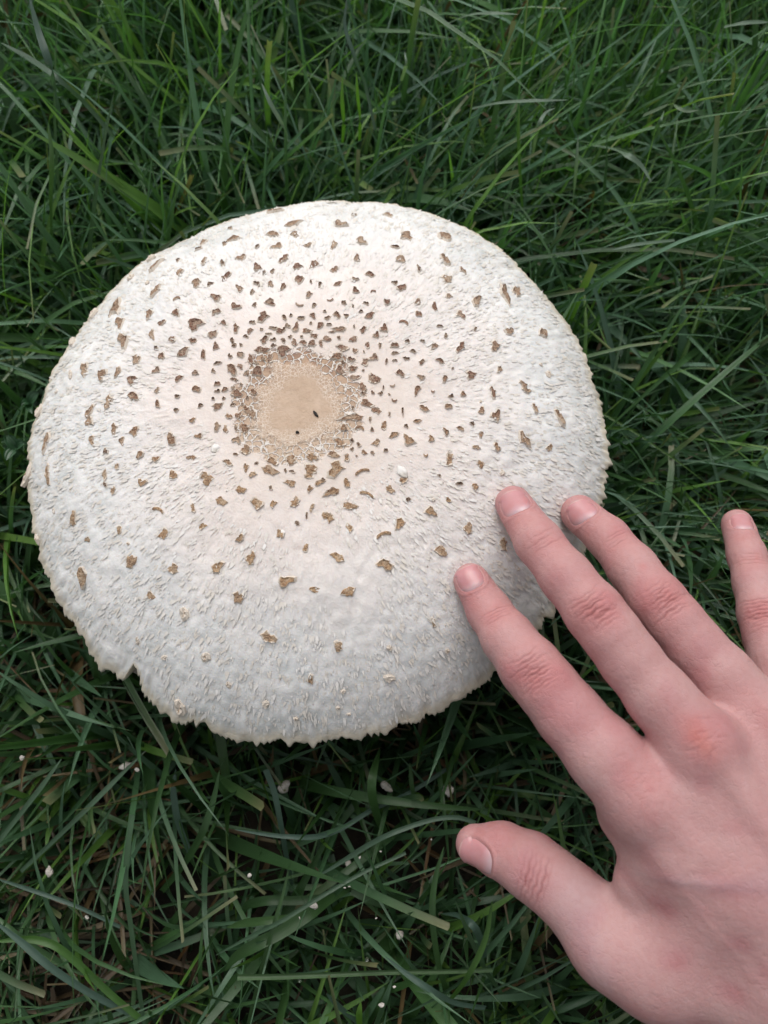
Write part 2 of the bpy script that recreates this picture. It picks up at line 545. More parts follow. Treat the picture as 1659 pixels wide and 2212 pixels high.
# ------------------------------------------------------------------ cap scales
TILES = {   # picture window (source pixels) : list of (x, y, width, height [, kind]) read off the enlarged window
 (700, 1200, 1000): [(395,40,55,45),(270,70,50,35),(580,105,75,50),(130,155,95,55),(320,145,35,30),(400,180,40,45),(508,142,40,20),(490,198,35,40),(245,225,50,50),(115,262,45,30),(265,300,45,45),(375,262,25,40),(388,297,35,20),(432,290,20,20),(52,340,60,60),(185,355,35,55),(428,355,38,38),(360,367,25,30),(497,388,35,65),(535,410,30,25),(278,410,40,20),(130,475,40,30),(250,463,22,28),(20,512,50,45),(388,517,45,25),(140,583,50,40),(278,545,35,30),(280,595,30,20),(325,585,30,35),(250,645,25,15),(318,645,20,18),(165,688,35,25),(280,698,70,35),(10,632,30,25),(5,722,25,30),(110,792,40,30),(275,830,45,45),(330,850,30,50),(397,838,20,40),(155,893,40,35),(107,1033,60,35),(345,1065,65,35),(398,1012,30,25),(205,1172,100,75),(465,1100,35,55),(508,1145,40,45),(430,1250,55,65),(628,1235,35,25),(755,1200,65,50),(887,1240,35,45),(950,1198,60,40),(975,1178,20,25),(1130,1200,40,60),(1030,1262,95,60),(1235,1135,125,60,'c'),(1505,1185,45,50),(1415,1245,50,60),(1260,1285,120,60,'c'),(1535,1310,40,25),(1150,1355,85,55),(300,1325,65,70),(540,1340,75,90),(645,1340,45,45),(790,1328,60,60),(900,1365,25,50),(865,1415,20,40),(1010,1425,70,85),(805,1468,40,25),(1150,1500,40,70),(1480,1470,60,70),(115,1370,40,55),(180,1488,50,40),(428,1568,50,55),(690,1540,50,60),(1375,1555,130,80,'c'),(860,1630,45,50),
  (625,10,75,35),(522,25,28,25),(820,20,70,45,'u'),(915,25,30,25),(1112,12,30,25),(1262,15,30,20),(1172,35,15,12),(1395,8,50,30),(1600,10,45,30),(720,110,25,35),(762,95,15,20),(828,115,40,25),(908,100,35,30),(985,68,20,15),(1000,115,35,25),(1065,90,35,45),(1128,98,30,25),(1225,68,25,15),(1283,98,50,45),(1605,88,35,40),(1505,150,75,60,'c'),(1378,180,35,55),(1237,192,40,35),(1180,170,12,20),(1085,188,75,40),(1035,205,35,15),(1015,155,30,15),(955,162,35,45),(895,148,20,15),(795,175,35,50),(740,165,30,30),(645,178,45,20),(615,217,35,10),(567,188,25,12),(690,200,55,30),(715,190,20,25),(465,235,30,20),(870,200,55,35),(833,237,30,15),(915,230,55,30),(1000,250,55,40),(1077,242,30,20),(1175,253,50,40),(1327,225,30,45),(1268,290,28,45),(1350,295,20,30),(1448,290,45,35),(1532,263,25,30),(1105,310,75,50),(1185,328,30,40),(1245,335,12,15),(1448,343,40,25),(1525,380,40,20),(1568,330,30,22),(1310,372,45,45),(1625,405,35,30),(1160,387,40,30),(1393,395,15,35),(1450,392,25,15),(1250,405,65,45),(1482,475,40,50),(1620,503,40,30),(1310,515,70,75),(1240,460,20,15),(1432,555,45,35,'u'),(1595,590,30,55),(1372,570,12,25),(1302,605,25,25),(1355,610,30,25),(1412,618,15,15),(1445,650,45,55,'u'),(1640,710,50,45),(1500,730,15,50),(1412,750,22,30),(1328,722,55,60),(1265,680,75,55),(1285,780,15,45),(1598,795,40,30),(1525,828,25,20),(1378,822,50,50),(1297,850,20,30),(1440,885,50,40),(1535,920,75,65),(1325,935,55,40),(1390,985,25,25),(1245,1000,35,30),(1302,1003,22,35),(1195,1023,12,12),
  (585,258,50,40),(648,255,30,20),(712,260,30,30),(755,240,25,20),(785,275,40,45),(645,295,35,25),(845,275,40,35),(900,278,50,35),(958,278,30,40),(710,330,75,60),(565,325,80,50),(625,375,55,55),(580,385,30,25),(1065,365,75,40),(1105,410,25,25),(545,465,80,60),(468,480,30,40),(375,455,60,70),(425,430,30,40),(1170,450,55,35),(1185,505,60,40),(1235,570,55,50),(1240,608,25,30),(405,610,75,55),(380,573,30,20),(435,550,20,15),(380,683,50,20),(440,682,25,18),(470,720,45,60),(350,762,40,45),(415,755,40,45),(505,745,45,70),(475,640,18,40),(515,600,40,50),(1090,465,60,60),(1170,710,25,30),(1165,770,130,55),(1215,850,75,70,'c'),(1110,840,40,50),(1085,935,80,60),(1165,920,35,25),(1210,950,30,35),(1165,978,25,25),(1045,1015,80,45),(1130,1035,50,45),(1060,1110,110,85),(890,1110,120,55),(880,1155,80,30),(725,1120,25,25),(770,1125,40,20),(620,1120,95,75),(640,1060,90,35),(535,1072,25,20),(465,985,70,60),(405,915,45,55),(455,840,60,60),(760,1050,90,60),(900,1030,90,40)],
 (60, 1500, 700): [(1105,35,95,50),(1540,30,85,70),(1345,135,40,55),(1535,188,45,40),(1125,190,80,85),(885,250,75,90),(1350,262,45,65),(1500,330,85,50),(700,350,70,85),(705,430,80,65),(940,495,65,70),(1130,515,80,75),(1475,590,80,110),(310,595,75,80),(730,605,50,60),(1015,615,55,60),(860,708,45,45),(1180,740,55,70),(1330,780,65,60),(965,850,60,40),(1495,930,75,90),(315,920,95,90),(850,925,50,90),(855,1020,35,40),(1205,1010,70,80),(930,1080,50,60),(1350,1275,150,90,'c'),(555,1345,80,100),(985,1450,75,55),(1405,1490,95,85),(690,1540,65,45),(1070,1580,40,30,'w'),(370,1265,30,30,'w'),(120,940,60,150,'w'),(230,325,75,85,'w'),(172,1600,60,70,'w'),(395,150,60,25,'w')],
 (100, 900, 700): [(1235,380,70,80),(1445,330,35,25),(1460,440,60,55),(1620,540,75,70),(1155,540,50,35,'w'),(1240,615,85,60),(1435,700,95,60,'c'),(1430,825,75,55),(870,760,95,95),(810,830,40,40),(1175,835,70,55),(900,915,85,75),(1295,920,65,50),(1600,935,110,70),(930,1080,95,100),(1205,1035,60,75),(1390,1075,60,45),(1585,1085,60,40),(1500,1200,70,75),(1055,1265,75,70),(1240,1150,30,25),(1290,1235,60,55),(565,1360,80,70),(435,1400,60,60,'w'),(730,1410,70,90),(880,1380,60,70),(1245,1365,60,50),(450,1090,90,80,'w'),(650,830,90,90,'w'),(1190,310,110,70,'w'),(1000,490,80,60,'w')],
 (700, 750, 600): [(1090,255,150,60),(1300,400,150,50),(605,450,50,35),(1080,515,95,60),(1310,515,75,50),(640,565,100,60),(545,615,55,45),(310,600,55,60),(255,670,70,30),(900,650,40,35),(1120,645,95,55),(1455,640,80,45),(725,770,75,60),(1195,785,90,75),(305,820,50,60),(515,825,55,50),(25,800,30,30),(35,930,65,65),(1525,845,95,65),(895,875,105,65),(1340,870,95,65),(975,930,30,40),(1063,925,45,45),(555,985,90,75),(240,1040,110,80,'c'),(380,1060,55,45),(1360,1010,75,85),(1490,1035,20,35),(1590,1055,45,45),(900,1050,60,45),(1045,1060,55,60),(700,1110,70,75),(1185,1090,60,65),(845,1145,50,40),(440,1205,90,70),(1470,1175,75,50),(30,1215,75,50),(1055,1260,135,70),(655,1310,90,70),(875,1290,45,45),(1530,1285,45,35),(440,1360,75,50)],
 (1250, 750, 600): [(440,300,45,35),(820,300,85,45),(290,410,115,70),(220,635,70,75),(525,595,95,75),(1015,530,130,75),(1440,540,120,75),(895,650,80,30),(475,780,75,70),(960,790,130,65),(1445,790,75,100),(1155,885,40,60),(230,905,75,75),(615,950,80,55),(455,1005,60,35),(1470,1010,110,65),(895,1045,60,40),(970,1105,90,70),(75,1065,45,45),(268,1060,75,50),(462,1130,75,60),(655,1150,75,65,'c'),(1640,910,50,60),(810,1245,85,85),(180,1225,90,60,'u'),(1150,1245,70,65),(1485,1195,60,50),(1330,1310,50,85),(1150,1390,60,65),(1620,1400,80,75),(585,1262,45,35),(335,1255,35,35),(435,1305,20,20),(1385,1520,60,35),(1455,1635,45,45)],
 (1600, 1300, 600): [(1185,60,85,80),(1555,75,90,75),(810,30,30,35),(480,120,40,45),(65,165,40,50),(230,165,50,25),(360,225,80,55),(650,235,75,100),(1025,230,90,95),(120,275,45,35),(50,350,60,30,'u'),(215,400,50,50),(420,380,80,50),(560,465,25,25),(1075,480,60,60),(1530,425,55,35,'w'),(1615,530,80,75,'w'),(475,570,60,65),(765,545,105,75),(215,570,60,45),(1335,640,80,60),(1375,710,80,60),(175,710,50,80),(345,710,50,65,'u'),(545,770,45,45),(675,750,50,60),(1005,730,60,95),(515,885,70,60),(870,835,30,35,'w'),(880,940,80,65),(1465,905,55,80),(255,910,100,75),(1040,985,75,130),(175,1055,75,50),(780,1075,55,40),(50,1105,45,30),(485,1160,50,75),(650,1130,65,55),(870,1185,60,55),(1350,1250,90,150),(325,1240,60,55),(820,1335,75,40),(1050,1340,60,90),(1625,1340,75,70),(265,1410,60,90,'u'),(530,1460,110,130),(870,1520,85,80),(1105,1620,70,80,'w'),(415,1645,40,30)],
 (1700, 700, 1000): [(875,1600,45,80),(590,770,50,45),(515,790,50,80),(330,830,50,60),(320,1010,25,20)],
 (60, 2000, 1040): [(740,375,75,70),(1010,425,80,55),(430,475,75,95),(1290,415,65,70),(1500,360,60,80),(865,595,55,45),(1080,710,80,90,'w'),(1420,605,60,70),(1215,985,70,80,'w'),(1610,860,90,85),(1055,1305,100,100,'w'),(1595,1280,50,60,'w'),(780,880,30,45,'w'),(950,985,50,30,'w'),(1360,1160,40,60,'w')],
 (1100, 1900, 1000): [(410,530,80,70),(715,575,85,80),(190,480,45,75),(65,690,85,75),(255,745,70,45),(480,760,80,70),(30,375,40,65),(820,305,70,70),(1025,230,70,65),(1090,490,90,65),(1270,340,65,70),(1500,445,60,65),(1040,960,40,55),(410,1120,75,60),(750,1325,100,60,'w'),(230,1335,40,55),(1130,1150,40,40,'w'),(750,1130,40,50,'w'),(1315,65,45,45),(1210,45,40,20),(1140,155,30,40),(870,150,45,25),(1040,150,30,30,'w'),(130,1595,40,25,'w'),(480,1565,35,20,'w'),(410,1525,35,25,'w'),(445,1415,40,40,'w'),(1600,610,30,25,'w')],
}
def gather_scales():
    L = []
    for (x0, y0, span), lst in TILES.items():
        k = span / 1659.0
        for e in lst:
            sx, sy = x0 + e[0] * k, y0 + e[1] * k
            w, h = e[2] * k, e[3] * k
            if any(abs(q[0] - sx) < 13 + .2 * w and abs(q[1] - sy) < 13 + .2 * h for q in L if q[5] != (x0, y0)):
                continue
            L.append((sx, sy, w, h, e[4] if len(e) > 4 else '', (x0, y0)))
    return L

def scale_mesh(r, cup):
    """irregular flake of about 2 x 2 units: cream flank and torn edge round a brown top (hollow or flat)"""
    n = 13
    V, F, mi = [], [], []
    ph0, ph1 = r.random() * 6, r.random() * 6
    rad = [max(.42, 1 + .24 * math.sin(2 * k * 2 * math.pi / n + ph0) + .16 * math.sin(3 * k * 2 * math.pi / n + ph1) + r.uniform(-.30, .26)) for k in range(n)]
    for k in range(n):
        t = 2 * math.pi * (k + r.uniform(-.3, .3)) / n
        c, s = math.cos(t) * rad[k], math.sin(t) * rad[k]
        lift = (.52 if cup else .24) + r.uniform(-.22, .34)
        sk = r.uniform(1.15, 1.45) if cup else r.uniform(1.04, 1.2)
        V += [(c * sk, s * sk, -.22), (c * 1.02, s * 1.02, lift), (c * (.80 if cup else .78), s * (.80 if cup else .78), (.22 if cup else .26) + r.uniform(-.12, .14))]
    V.append((r.uniform(-.25, .25), r.uniform(-.25, .25), (.24 if cup else .38) + r.uniform(-.12, .16)))
    for k in range(n):
        a, b = 3 * k, 3 * ((k + 1) % n)
        F += [(a, b, b + 1, a + 1), (a + 1, b + 1, b + 2, a + 2), (a + 2, b + 2, 3 * n)]
        mi += [0, 1 if cup or r.random() < .7 else 0, 1]
    return V, F, mi

def crescent_mesh(r):
    n = 9
    V, F, mi = [], [], []
    for k in range(n):
        t = -1.25 + 2.5 * k / (n - 1)
        w = .34 * math.sqrt(max(.04, 1 - (t / 1.3) ** 2)) + r.uniform(-.05, .05)
        R0 = .78
        up = .34 + r.uniform(-.06, .10)
        for rr, z in ((R0 + w * 1.15, -.3), (R0 + w, up), (R0 - w * .5, up * .6), (R0 - w * 1.05, -.3)):
            V.append((rr * math.sin(t) * 1.05, rr * math.cos(t) - .35, z))
    for k in range(n - 1):
        a = 4 * k
        for q in range(3):
            F.append((a + q, a + q + 1, a + q + 5, a + q + 4)); mi.append(1 if q == 1 else 0)
    F += [(0, 3, 2, 1), (4 * n - 4, 4 * n - 3, 4 * n - 2, 4 * n - 1)]; mi += [0, 0]
    return V, F, mi

def curl_mesh(r):
    """crumpled pale scale: a few folded lobes"""
    n = 9
    V, F, mi = [], [], []
    for k in range(n):
        t = 2 * math.pi * k / n
        c, s = math.cos(t) * r.uniform(.7, 1.15), math.sin(t) * r.uniform(.6, 1.05)
        V += [(c * 1.05, s * 1.05, -.3), (c, s, r.uniform(.15, .6)), (c * .5, s * .5, r.uniform(.35, .85))]
    V.append((0, 0, r.uniform(.3, .6)))
    for k in range(n):
        a, b = 3 * k, 3 * ((k + 1) % n)
        F += [(a, b, b + 1, a + 1), (a + 1, b + 1, b + 2, a + 2), (a + 2, b + 2, 3 * n)]
        mi += [0, 0, 1 if r.random() < .25 else 0]
    return V, F, mi

def build_scales():
    r = random.Random(3)
    def mk(name, d):
        me = bpy.data.meshes.new(name); me.from_pydata(d[0], [], d[1])
        me.materials.append(M['cream']); me.materials.append(M['brown'])
        me.polygons.foreach_set('material_index', np.array(d[2], np.int32))
        me.polygons.foreach_set('use_smooth', np.array([q == 1 and not name.endswith('curl') for q in d[2]], bool))
        return me
    cups = [mk('scale_cup', scale_mesh(r, True)) for i in range(20)]
    flat = [mk('scale_flake', scale_mesh(r, False)) for i in range(16)]
    cres = [mk('scale_crescent', crescent_mesh(r)) for i in range(5)]
    curl = [mk('scale_curl', curl_mesh(r)) for i in range(7)]
    L = sorted(gather_scales(), key=lambda e: -e[2] * e[3])
    rest = ([], [], [])
    for idx, (sx, sy, w, h, kind, _) in enumerate(L):
        px, py = sx * .54216, sy * .54216
        p = on_cap(px, py)
        srel = math.hypot(p[0], p[1]) / float(r_out(math.atan2(p[1], p[0])))
        if srel > .985:
            p[:2] *= .985 / srel; p[2] = float(cap_z(p[0], p[1]))
        n = cap_normal(p)
        view = CAM - p; view /= np.linalg.norm(view)
        k = mm_per_px(p) * .54216
        fs = max(.45, abs(float(np.dot(n, view))))
        hw, hh = .5 * w * k * .93, .5 * h * k * .93 / fs
        x = np.array([1.0, 0, 0]); x -= n * x.dot(n); x /= np.linalg.norm(x)
        y = np.cross(n, x)
        rot = r.uniform(-.35, .35) + (math.pi if kind == 'u' else 0) + (r.choice((0, math.pi)) if kind in ('', 'w') else 0)
        # outer edge lifts off the cap a little
        rad = np.array([p[0], p[1], 0.0]); rn = np.linalg.norm(rad) + 1e-6
        tilt = r.uniform(.02, .16) if srel > .3 else 0
        p = p + n * .00015
        n2 = n - rad / rn * tilt; n2 /= np.linalg.norm(n2)
        B = Matrix((Vector(x), Vector(y), Vector(n2))).transposed().to_4x4()
        zs = .5 * (hw + hh) * (.55 if srel > .26 else .30)
        zs = min(max(zs, .0007), .0017)
        Mx = Matrix.Translation(Vector(p)) @ B @ Matrix.Rotation(rot, 4, 'Z') if False else \
             Matrix.Translation(Vector(p)) @ B @ Matrix.Diagonal((hw, hh, zs, 1)) @ Matrix.Rotation(rot, 4, 'Z')
        me = r.choice(cres) if kind in ('c', 'u') else (r.choice(curl) if kind == 'w' else r.choice(flat if (py > 985 or srel < .27) and r.random() < .8 else cups))
        # upper scales are darker red-brown, those on the near slope tan
        tone = min(1, max(0, (py - 780) / 350)) + r.uniform(-.15, .15)
        tone = min(1, max(0, tone))
        c0, c1 = np.array([.300, .150, .098]), np.array([.62, .40, .22])
        colr = c0 * (1 - tone) + c1 * tone
        if srel > .60: colr = colr * .45 + np.array([.60, .44, .30]) * .55
        if idx < 300:
            o = bpy.data.objects.new('scale', me)
            COL.objects.link(o)
            o.matrix_world = Mx
            o.parent = cap
            o.color = (*colr, 1)
        else:
            co = np.array([v.co[:] for v in me.vertices]); co = np.c_[co, np.ones(len(co))] @ np.array(Mx).T
            b = len(rest[0])
            rest[0].extend(co[:, :3].tolist())
            for q in me.polygons:
                rest[1].append([v + b for v in q.vertices]); rest[2].append(q.material_index)
    if rest[0]:
        o = mesh_obj('small_scales', rest[0], rest[1], [M['cream'], M['brown']], midx=rest[2], smooth=False)
        o.parent = cap; o['kind'] = 'stuff'; o.color = (.22, .125, .08, 1)
    print('scales', len(L))
build_scales()

def build_flecks():
    """thousands of tiny upturned fibres of torn skin, free end outwards"""
    N = 17000
    r = np.random.default_rng(5)
    s = np.sqrt(r.uniform(.30 ** 2, .965 ** 2, N)); ph = r.uniform(-np.pi, np.pi, N)
    R = s * r_out(ph); x, y = R * np.cos(ph), R * np.sin(ph)
    P0 = np.stack([x, y, 0 * x], -1)
    torn = (np.abs((ph - PHI_N + np.pi) % (2 * np.pi) - np.pi) < .12) & (s > .90)
    keep = ~torn & (vnoise(P0, 60, 51) + .9 * (s - .5) > -.35 + r.uniform(-.4, .4, N))
    s, ph, x, y = s[keep], ph[keep], x[keep], y[keep]; N = len(s)
    # long, faint and close near the centre; fewer and bigger outside
    L = np.clip(r.gamma(4, .25, N), .3, 2.1) * (.00080 + .0005 * s); W = L * r.uniform(.22, .46, N)
    a = ph + r.normal(0, .22, N)
    dx, dy = np.cos(a), np.sin(a)
    up = L * r.uniform(.06, .30, N) * np.clip(s, .4, 1)
    V = np.zeros((N, 7, 3))
    for k, (u, w, z) in enumerate(((0, -.5, -.15), (0, .5, -.15), (.45, -.55, .45), (.45, .5, .45), (.85, -.3, .9), (.85, .25, .95), (1.1, 0, 1.0))):
        X = x + dx * L * u - dy * W * w; Y = y + dy * L * u + dx * W * w
        V[:, k, 0], V[:, k, 1] = X, Y
        V[:, k, 2] = cap_z(X, Y) + up * z + .00015
    V[:, 6, :2] += r.normal(0, .00025, (N, 2))
    b = (np.arange(N) * 7)[:, None]
    T = np.concatenate([b + np.array(t) for t in ((0, 2, 3), (0, 3, 1), (2, 4, 5), (2, 5, 3), (4, 6, 5))])
    me = np_mesh('skin_flecks', V.reshape(-1, 3), T, [M['fleck']])
    o = bpy.data.objects.new('skin_flecks', me); COL.objects.link(o); o.parent = cap; o['kind'] = 'stuff'
build_flecks()

# ------------------------------------------------------------------ the hand (one continuous skin, grown from a distance field)
def c2(x, y): return 921.7 + x * .4445, 976.0 + y * .4445
def c3(x, y): return 921.7 + x * .4445, 1518.0 + y * .4445

def jt(x, y, z, rpx, third=False):
    """joint: window position, height above the soil, apparent radius -> (point, radius) in metres"""
    px, py = (c3 if third else c2)(x, y)
    p = at(px, py, z)
    return p, rpx * .4445 * mm_per_px(p)

def tip(x, y, rpx, press=.0026):
    """finger end resting on the cap"""
    px, py = c2(x, y)
    p = on_cap(px, py)
    for _ in range(6):
        rr = rpx * .4445 * mm_per_px(p)
        z = float(cap_z(p[0], p[1])) + rr / cap_normal(p)[2] - press
        p = at(px, py, z)
    return p, rr

HAND = {
 'index':  [tip(216, 628, 93), jt(306, 778, .1050, 110), jt(395, 905, .1105, 132), jt(505, 1048, .1145, 154), jt(590, 1150, .1160, 157), jt(690, 1275, .1165, 168), jt(860, 1470, .1180, 190), jt(1050, 1690, .1190, 205)],
 'middle': [tip(421, 252, 94), jt(545, 440, .1140, 118), jt(680, 610, .1190, 132), jt(815, 780, .1225, 149), jt(900, 890, .1235, 149), jt(985, 1010, .1235, 152), jt(1130, 1190, .1240, 165), jt(1330, 1420, .1250, 195)],
 'ring':   [tip(742, 300, 96), jt(880, 418, .1010, 106), jt(1000, 565, .1080, 122), jt(1125, 728, .1140, 139), jt(1210, 830, .1155, 140), jt(1300, 945, .1160, 146), jt(1430, 1090, .1170, 160), jt(1600, 1290, .1180, 185)],
 'little': [jt(1508, 352, .0830, 78), jt(1556, 505, .0900, 92), jt(1595, 640, .0945, 104), jt(1632, 790, .0985, 117), jt(1665, 900, .1010, 122), jt(1705, 1020, .1040, 134), jt(1800, 1230, .1085, 165)],
 'thumb':  [jt(236, 690, .0840, 100, True), jt(365, 718, .0870, 135, True), jt(508, 795, .0920, 160, True), jt(610, 870, .0950, 160, True), jt(705, 950, .0970, 168, True), jt(900, 1165, .1010, 190, True), jt(1140, 1270, .1030, 195, True)],
}
MC = {   # back of the hand: knuckle -> wrist
 'index': (HAND['index'][-1], jt(1820, 2420, .1200, 190)),
 'middle': (HAND['middle'][-1], jt(1960, 2380, .1240, 190)),
 'ring': (HAND['ring'][-1], jt(2070, 2330, .1220, 190)),
 'little': (HAND['little'][-1], jt(2160, 2260, .1170, 190)),
}
ORI = HAND['middle'][-1][0]
_w = MC['middle'][1][0] - ORI
E1 = _w / np.linalg.norm(_w)
_up = np.array([0, 0, 1.0]); E3 = _up - E1 * E1.dot(_up); E3 /= np.linalg.norm(E3)
E2 = np.cross(E3, E1)
BAS = np.stack([E1, E2, E3])                       # rows
def hf(p): return (BAS @ (np.asarray(p) - ORI)) * 1000.0
def wf(q): return (np.asarray(q) / 1000.0) @ BAS + ORI

def build_hand():
    f32 = np.float32
    h = .72
    g1 = np.arange(-112, 104, h)
    ext = []; x = 104.0; st = h
    while x < 408: ext.append(x); st = min(4.0, st * 1.06); x += st
    g1 = np.concatenate([g1, ext]).astype(f32)
    g2 = np.arange(-82, 82, h).astype(f32)
    g3 = np.arange(-52, 24, h).astype(f32)
    shp = (len(g1), len(g2), len(g3))
    def bbox(pts, rs, m):
        lo = np.min([p - r for p, r in zip(pts, rs)], 0) - m; hi = np.max([p + r for p, r in zip(pts, rs)], 0) + m
        sl = []
        for g, a, b in zip((g1, g2, g3), lo, hi):
            i0, i1 = np.searchsorted(g, a), np.searchsorted(g, b); sl.append(slice(max(0, i0 - 1), min(len(g), i1 + 1)))
        return tuple(sl)
    def cone(sl, a, b, ra, rb, flat=1.0):
        """rounded cone; flat < 1 squashes it across the back-of-hand direction"""
        X = g1[sl[0]][:, None, None] - f32(a[0]); Y = g2[sl[1]][None, :, None] - f32(a[1]); Z = g3[sl[2]][None, None, :] - f32(a[2])
        ba = b - a; l2 = float(ba @ ba) + 1e-9
        t = np.clip((X * f32(ba[0]) + Y * f32(ba[1]) + Z * f32(ba[2])) / f32(l2), 0, 1)
        dz = (Z - t * f32(ba[2])) / f32(flat)
        d = np.sqrt((X - t * f32(ba[0])) ** 2 + (Y - t * f32(ba[1])) ** 2 + dz ** 2)
        return d - (f32(ra) + t * f32(rb - ra))
    def smin(a, b, k):
        hh = np.clip(.5 + .5 * (b - a) / k, 0, 1)
        return b + (a - b) * hh - k * hh * (1 - hh)
    BIG = f32(60)
    # palm, back and forearm
    palm = np.full(shp, BIG, f32)
    def add(F, a, b, ra, rb, k, flat=1.0, m=14):
        sl = bbox([a, b], [ra, rb], m)
        F[sl] = smin(F[sl], cone(sl, a, b, ra, rb, flat), k)
    J = {n: [(hf(p), r * 960) for p, r in v] for n, v in HAND.items()}
    m_ = {n: [(hf(p), r * 1000) for p, r in v] for n, v in MC.items()}
    dn = np.array([0, 0, -1.0])
    for n in ('index', 'middle', 'ring', 'little'):
        (a, ra), (b, rb) = m_[n]
        add(palm, a + dn * 1.0, b + dn * 2, ra * .62, 11.5, 9)
        add(palm, a + dn * 9 + np.array([4., 0, 0]), b + dn * 10, 11, 11, 9)
    order = ['index', 'middle', 'ring', 'little']
    for n1, n2 in zip(order, order[1:]):       # fill between the metacarpals
        a = (m_[n1][0][0] + m_[n2][0][0]) / 2; b = (m_[n1][1][0] + m_[n2][1][0]) / 2
        add(palm, a + dn * 5 + np.array([9., 0, 0]), b + dn * 4, 9.5, 11, 9)
    # thumb base, thenar and first web
    tj = J['thumb']
    cmc = hf(jt(1760, 2630, .1120, 200)[0])
    add(palm, tj[-1][0] + dn * 1, cmc, 10.5, 12.5, 7)
    add(palm, tj[-2][0] + dn * 2, tj[-1][0] + dn * 3, 10.0, 11.0, 7)
    add(palm, tj[-1][0] + dn * 2, (m_['index'][0][0] * .4 + m_['index'][1][0] * .6) + dn * 3.5, 12, 13, 9)
    add(palm, cmc + dn * 4, m_['middle'][1][0] + dn * 8, 15, 13, 9)
    ed = hf(jt(1015, 2085, .1080, 50)[0])
    add(palm, ed, m_['index'][0][0] + dn * 4 + np.array([16., 0, 0]), 5.2, 10, 7)
    # wrist and forearm
    wc = (m_['index'][1][0] + m_['little'][1][0]) / 2
    ax = np.array([1.0, 0.06, .0]); ax /= np.linalg.norm(ax)
    lat = np.array([0, 1.0, 0])
    for sgn, rr in ((-1, 1.0), (1, 1.0)):
        add(palm, wc + lat * sgn * 12 + dn * 5, wc + ax * 40 + lat * sgn * 12 + dn * 5, 14.5, 15, 9)
        add(palm, wc + ax * 40 + lat * sgn * 12 + dn * 5, wc + ax * 200 + lat * sgn * 15 + dn * 8, 15, 24, 10, m=18)
        add(palm, wc + ax * 200 + lat * sgn * 15 + dn * 8, wc + ax * 270 + lat * sgn * 14 + dn * 8, 24, 22, 10, m=18)
    # extensor tendons: low ridges
    for n in order:
        (a, ra), (b, rb) = m_[n]
        top = np.array([0, 0, 1.0])
        add(palm, a + top * (ra * .62 - 1.9), a + (b - a) * .75 + top * (11.5 - 4.2), 2.6, 2.2, 3.0)
    tot = palm.copy()
    for n, seg in J.items():
        pts = [p for p, _ in seg]; rs = [r for _, r in seg]
        sl = bbox(pts, rs, 12)
        F = np.full([s.stop - s.start for s in sl], BIG, f32)
        for (a, ra), (b, rb) in zip(seg, seg[1:]):
            F = np.minimum(F, BIG); F = smin(F, cone(sl, a, b, ra, rb, .92), 2.2)
        # flesh pad under the finger end
        T = smin(palm[sl], F, 6.5 if n == 'thumb' else 5.0)
        tot[sl] = smin(tot[sl], T, .9)
    # ---- surface nets
    neg = tot < 0
    c = np.zeros([s - 1 for s in shp], np.int8)
    for i in (0, 1):
        for j in (0, 1):
            for k in (0, 1):
                c += neg[i:shp[0] - 1 + i, j:shp[1] - 1 + j, k:shp[2] - 1 + k]
    act = np.argwhere((c > 0) & (c < 8))
    vid = np.full(c.shape, -1, np.int32); vid[tuple(act.T)] = np.arange(len(act))
    acc = np.zeros((len(act), 3)); cnt = np.zeros(len(act))
    G = (g1, g2, g3)
    cor = [(i, j, k) for i in (0, 1) for j in (0, 1) for k in (0, 1)]
    for a in cor:
        for ax_ in range(3):
            if a[ax_]: continue
            b = list(a); b[ax_] = 1
            ia = act + np.array(a); ib = act + np.array(b)
            va = tot[tuple(ia.T)]; vb = tot[tuple(ib.T)]
            m = (va < 0) != (vb < 0)
            t = va[m] / (va[m] - vb[m])
            pa = np.stack([G[q][ia[m, q]] for q in range(3)], -1); pb = np.stack([G[q][ib[m, q]] for q in range(3)], -1)
            acc[m] += pa + (pb - pa) * t[:, None]; cnt[m] += 1
    V = acc / cnt[:, None]
    quads = []
    for ax_ in range(3):
        o1, o2 = [q for q in range(3) if q != ax_]
        s0 = [slice(None)] * 3; s1 = [slice(None)] * 3
        s0[ax_] = slice(0, -1); s1[ax_] = slice(1, None)
        ch = np.argwhere(neg[tuple(s0)] != neg[tuple(s1)])
        ok = (ch[:, o1] > 0) & (ch[:, o2] > 0) & (ch[:, o1] < shp[o1] - 1) & (ch[:, o2] < shp[o2] - 1)
        ch = ch[ok]
        ids = []
        for da, db in ((-1, -1), (0, -1), (0, 0), (-1, 0)):
            q = ch.copy(); q[:, o1] += da; q[:, o2] += db
            ids.append(vid[tuple(q.T)])
        qd = np.stack(ids, -1)
        flip = neg[tuple(ch.T)] ^ (ax_ == 1)
        qd[~flip] = qd[~flip][:, ::-1]
        quads.append(qd)
    Q = np.concatenate(quads); Q = Q[(Q >= 0).all(1)]
    # light relaxation
    for _ in range(5):
        S = np.zeros_like(V); N = np.zeros(len(V))
        for a, b in ((0, 1), (1, 2), (2, 3), (3, 0)):
            np.add.at(S, Q[:, a], V[Q[:, b]]); np.add.at(N, Q[:, a], 1)
            np.add.at(S, Q[:, b], V[Q[:, a]]); np.add.at(N, Q[:, b], 1)
        V = V * .45 + .55 * S / np.maximum(N, 1)[:, None]
    W = wf(V)
    me = np_mesh('hand_base', W, Q, [M['skin']])
    ob = bpy.data.objects.new('hand', me); COL.objects.link(ob)
    md = ob.modifiers.new('s', 'SUBSURF'); md.levels = md.render_levels = 1
    dg = bpy.context.evaluated_depsgraph_get()
    me2 = bpy.data.meshes.new_from_object(ob.evaluated_get(dg))
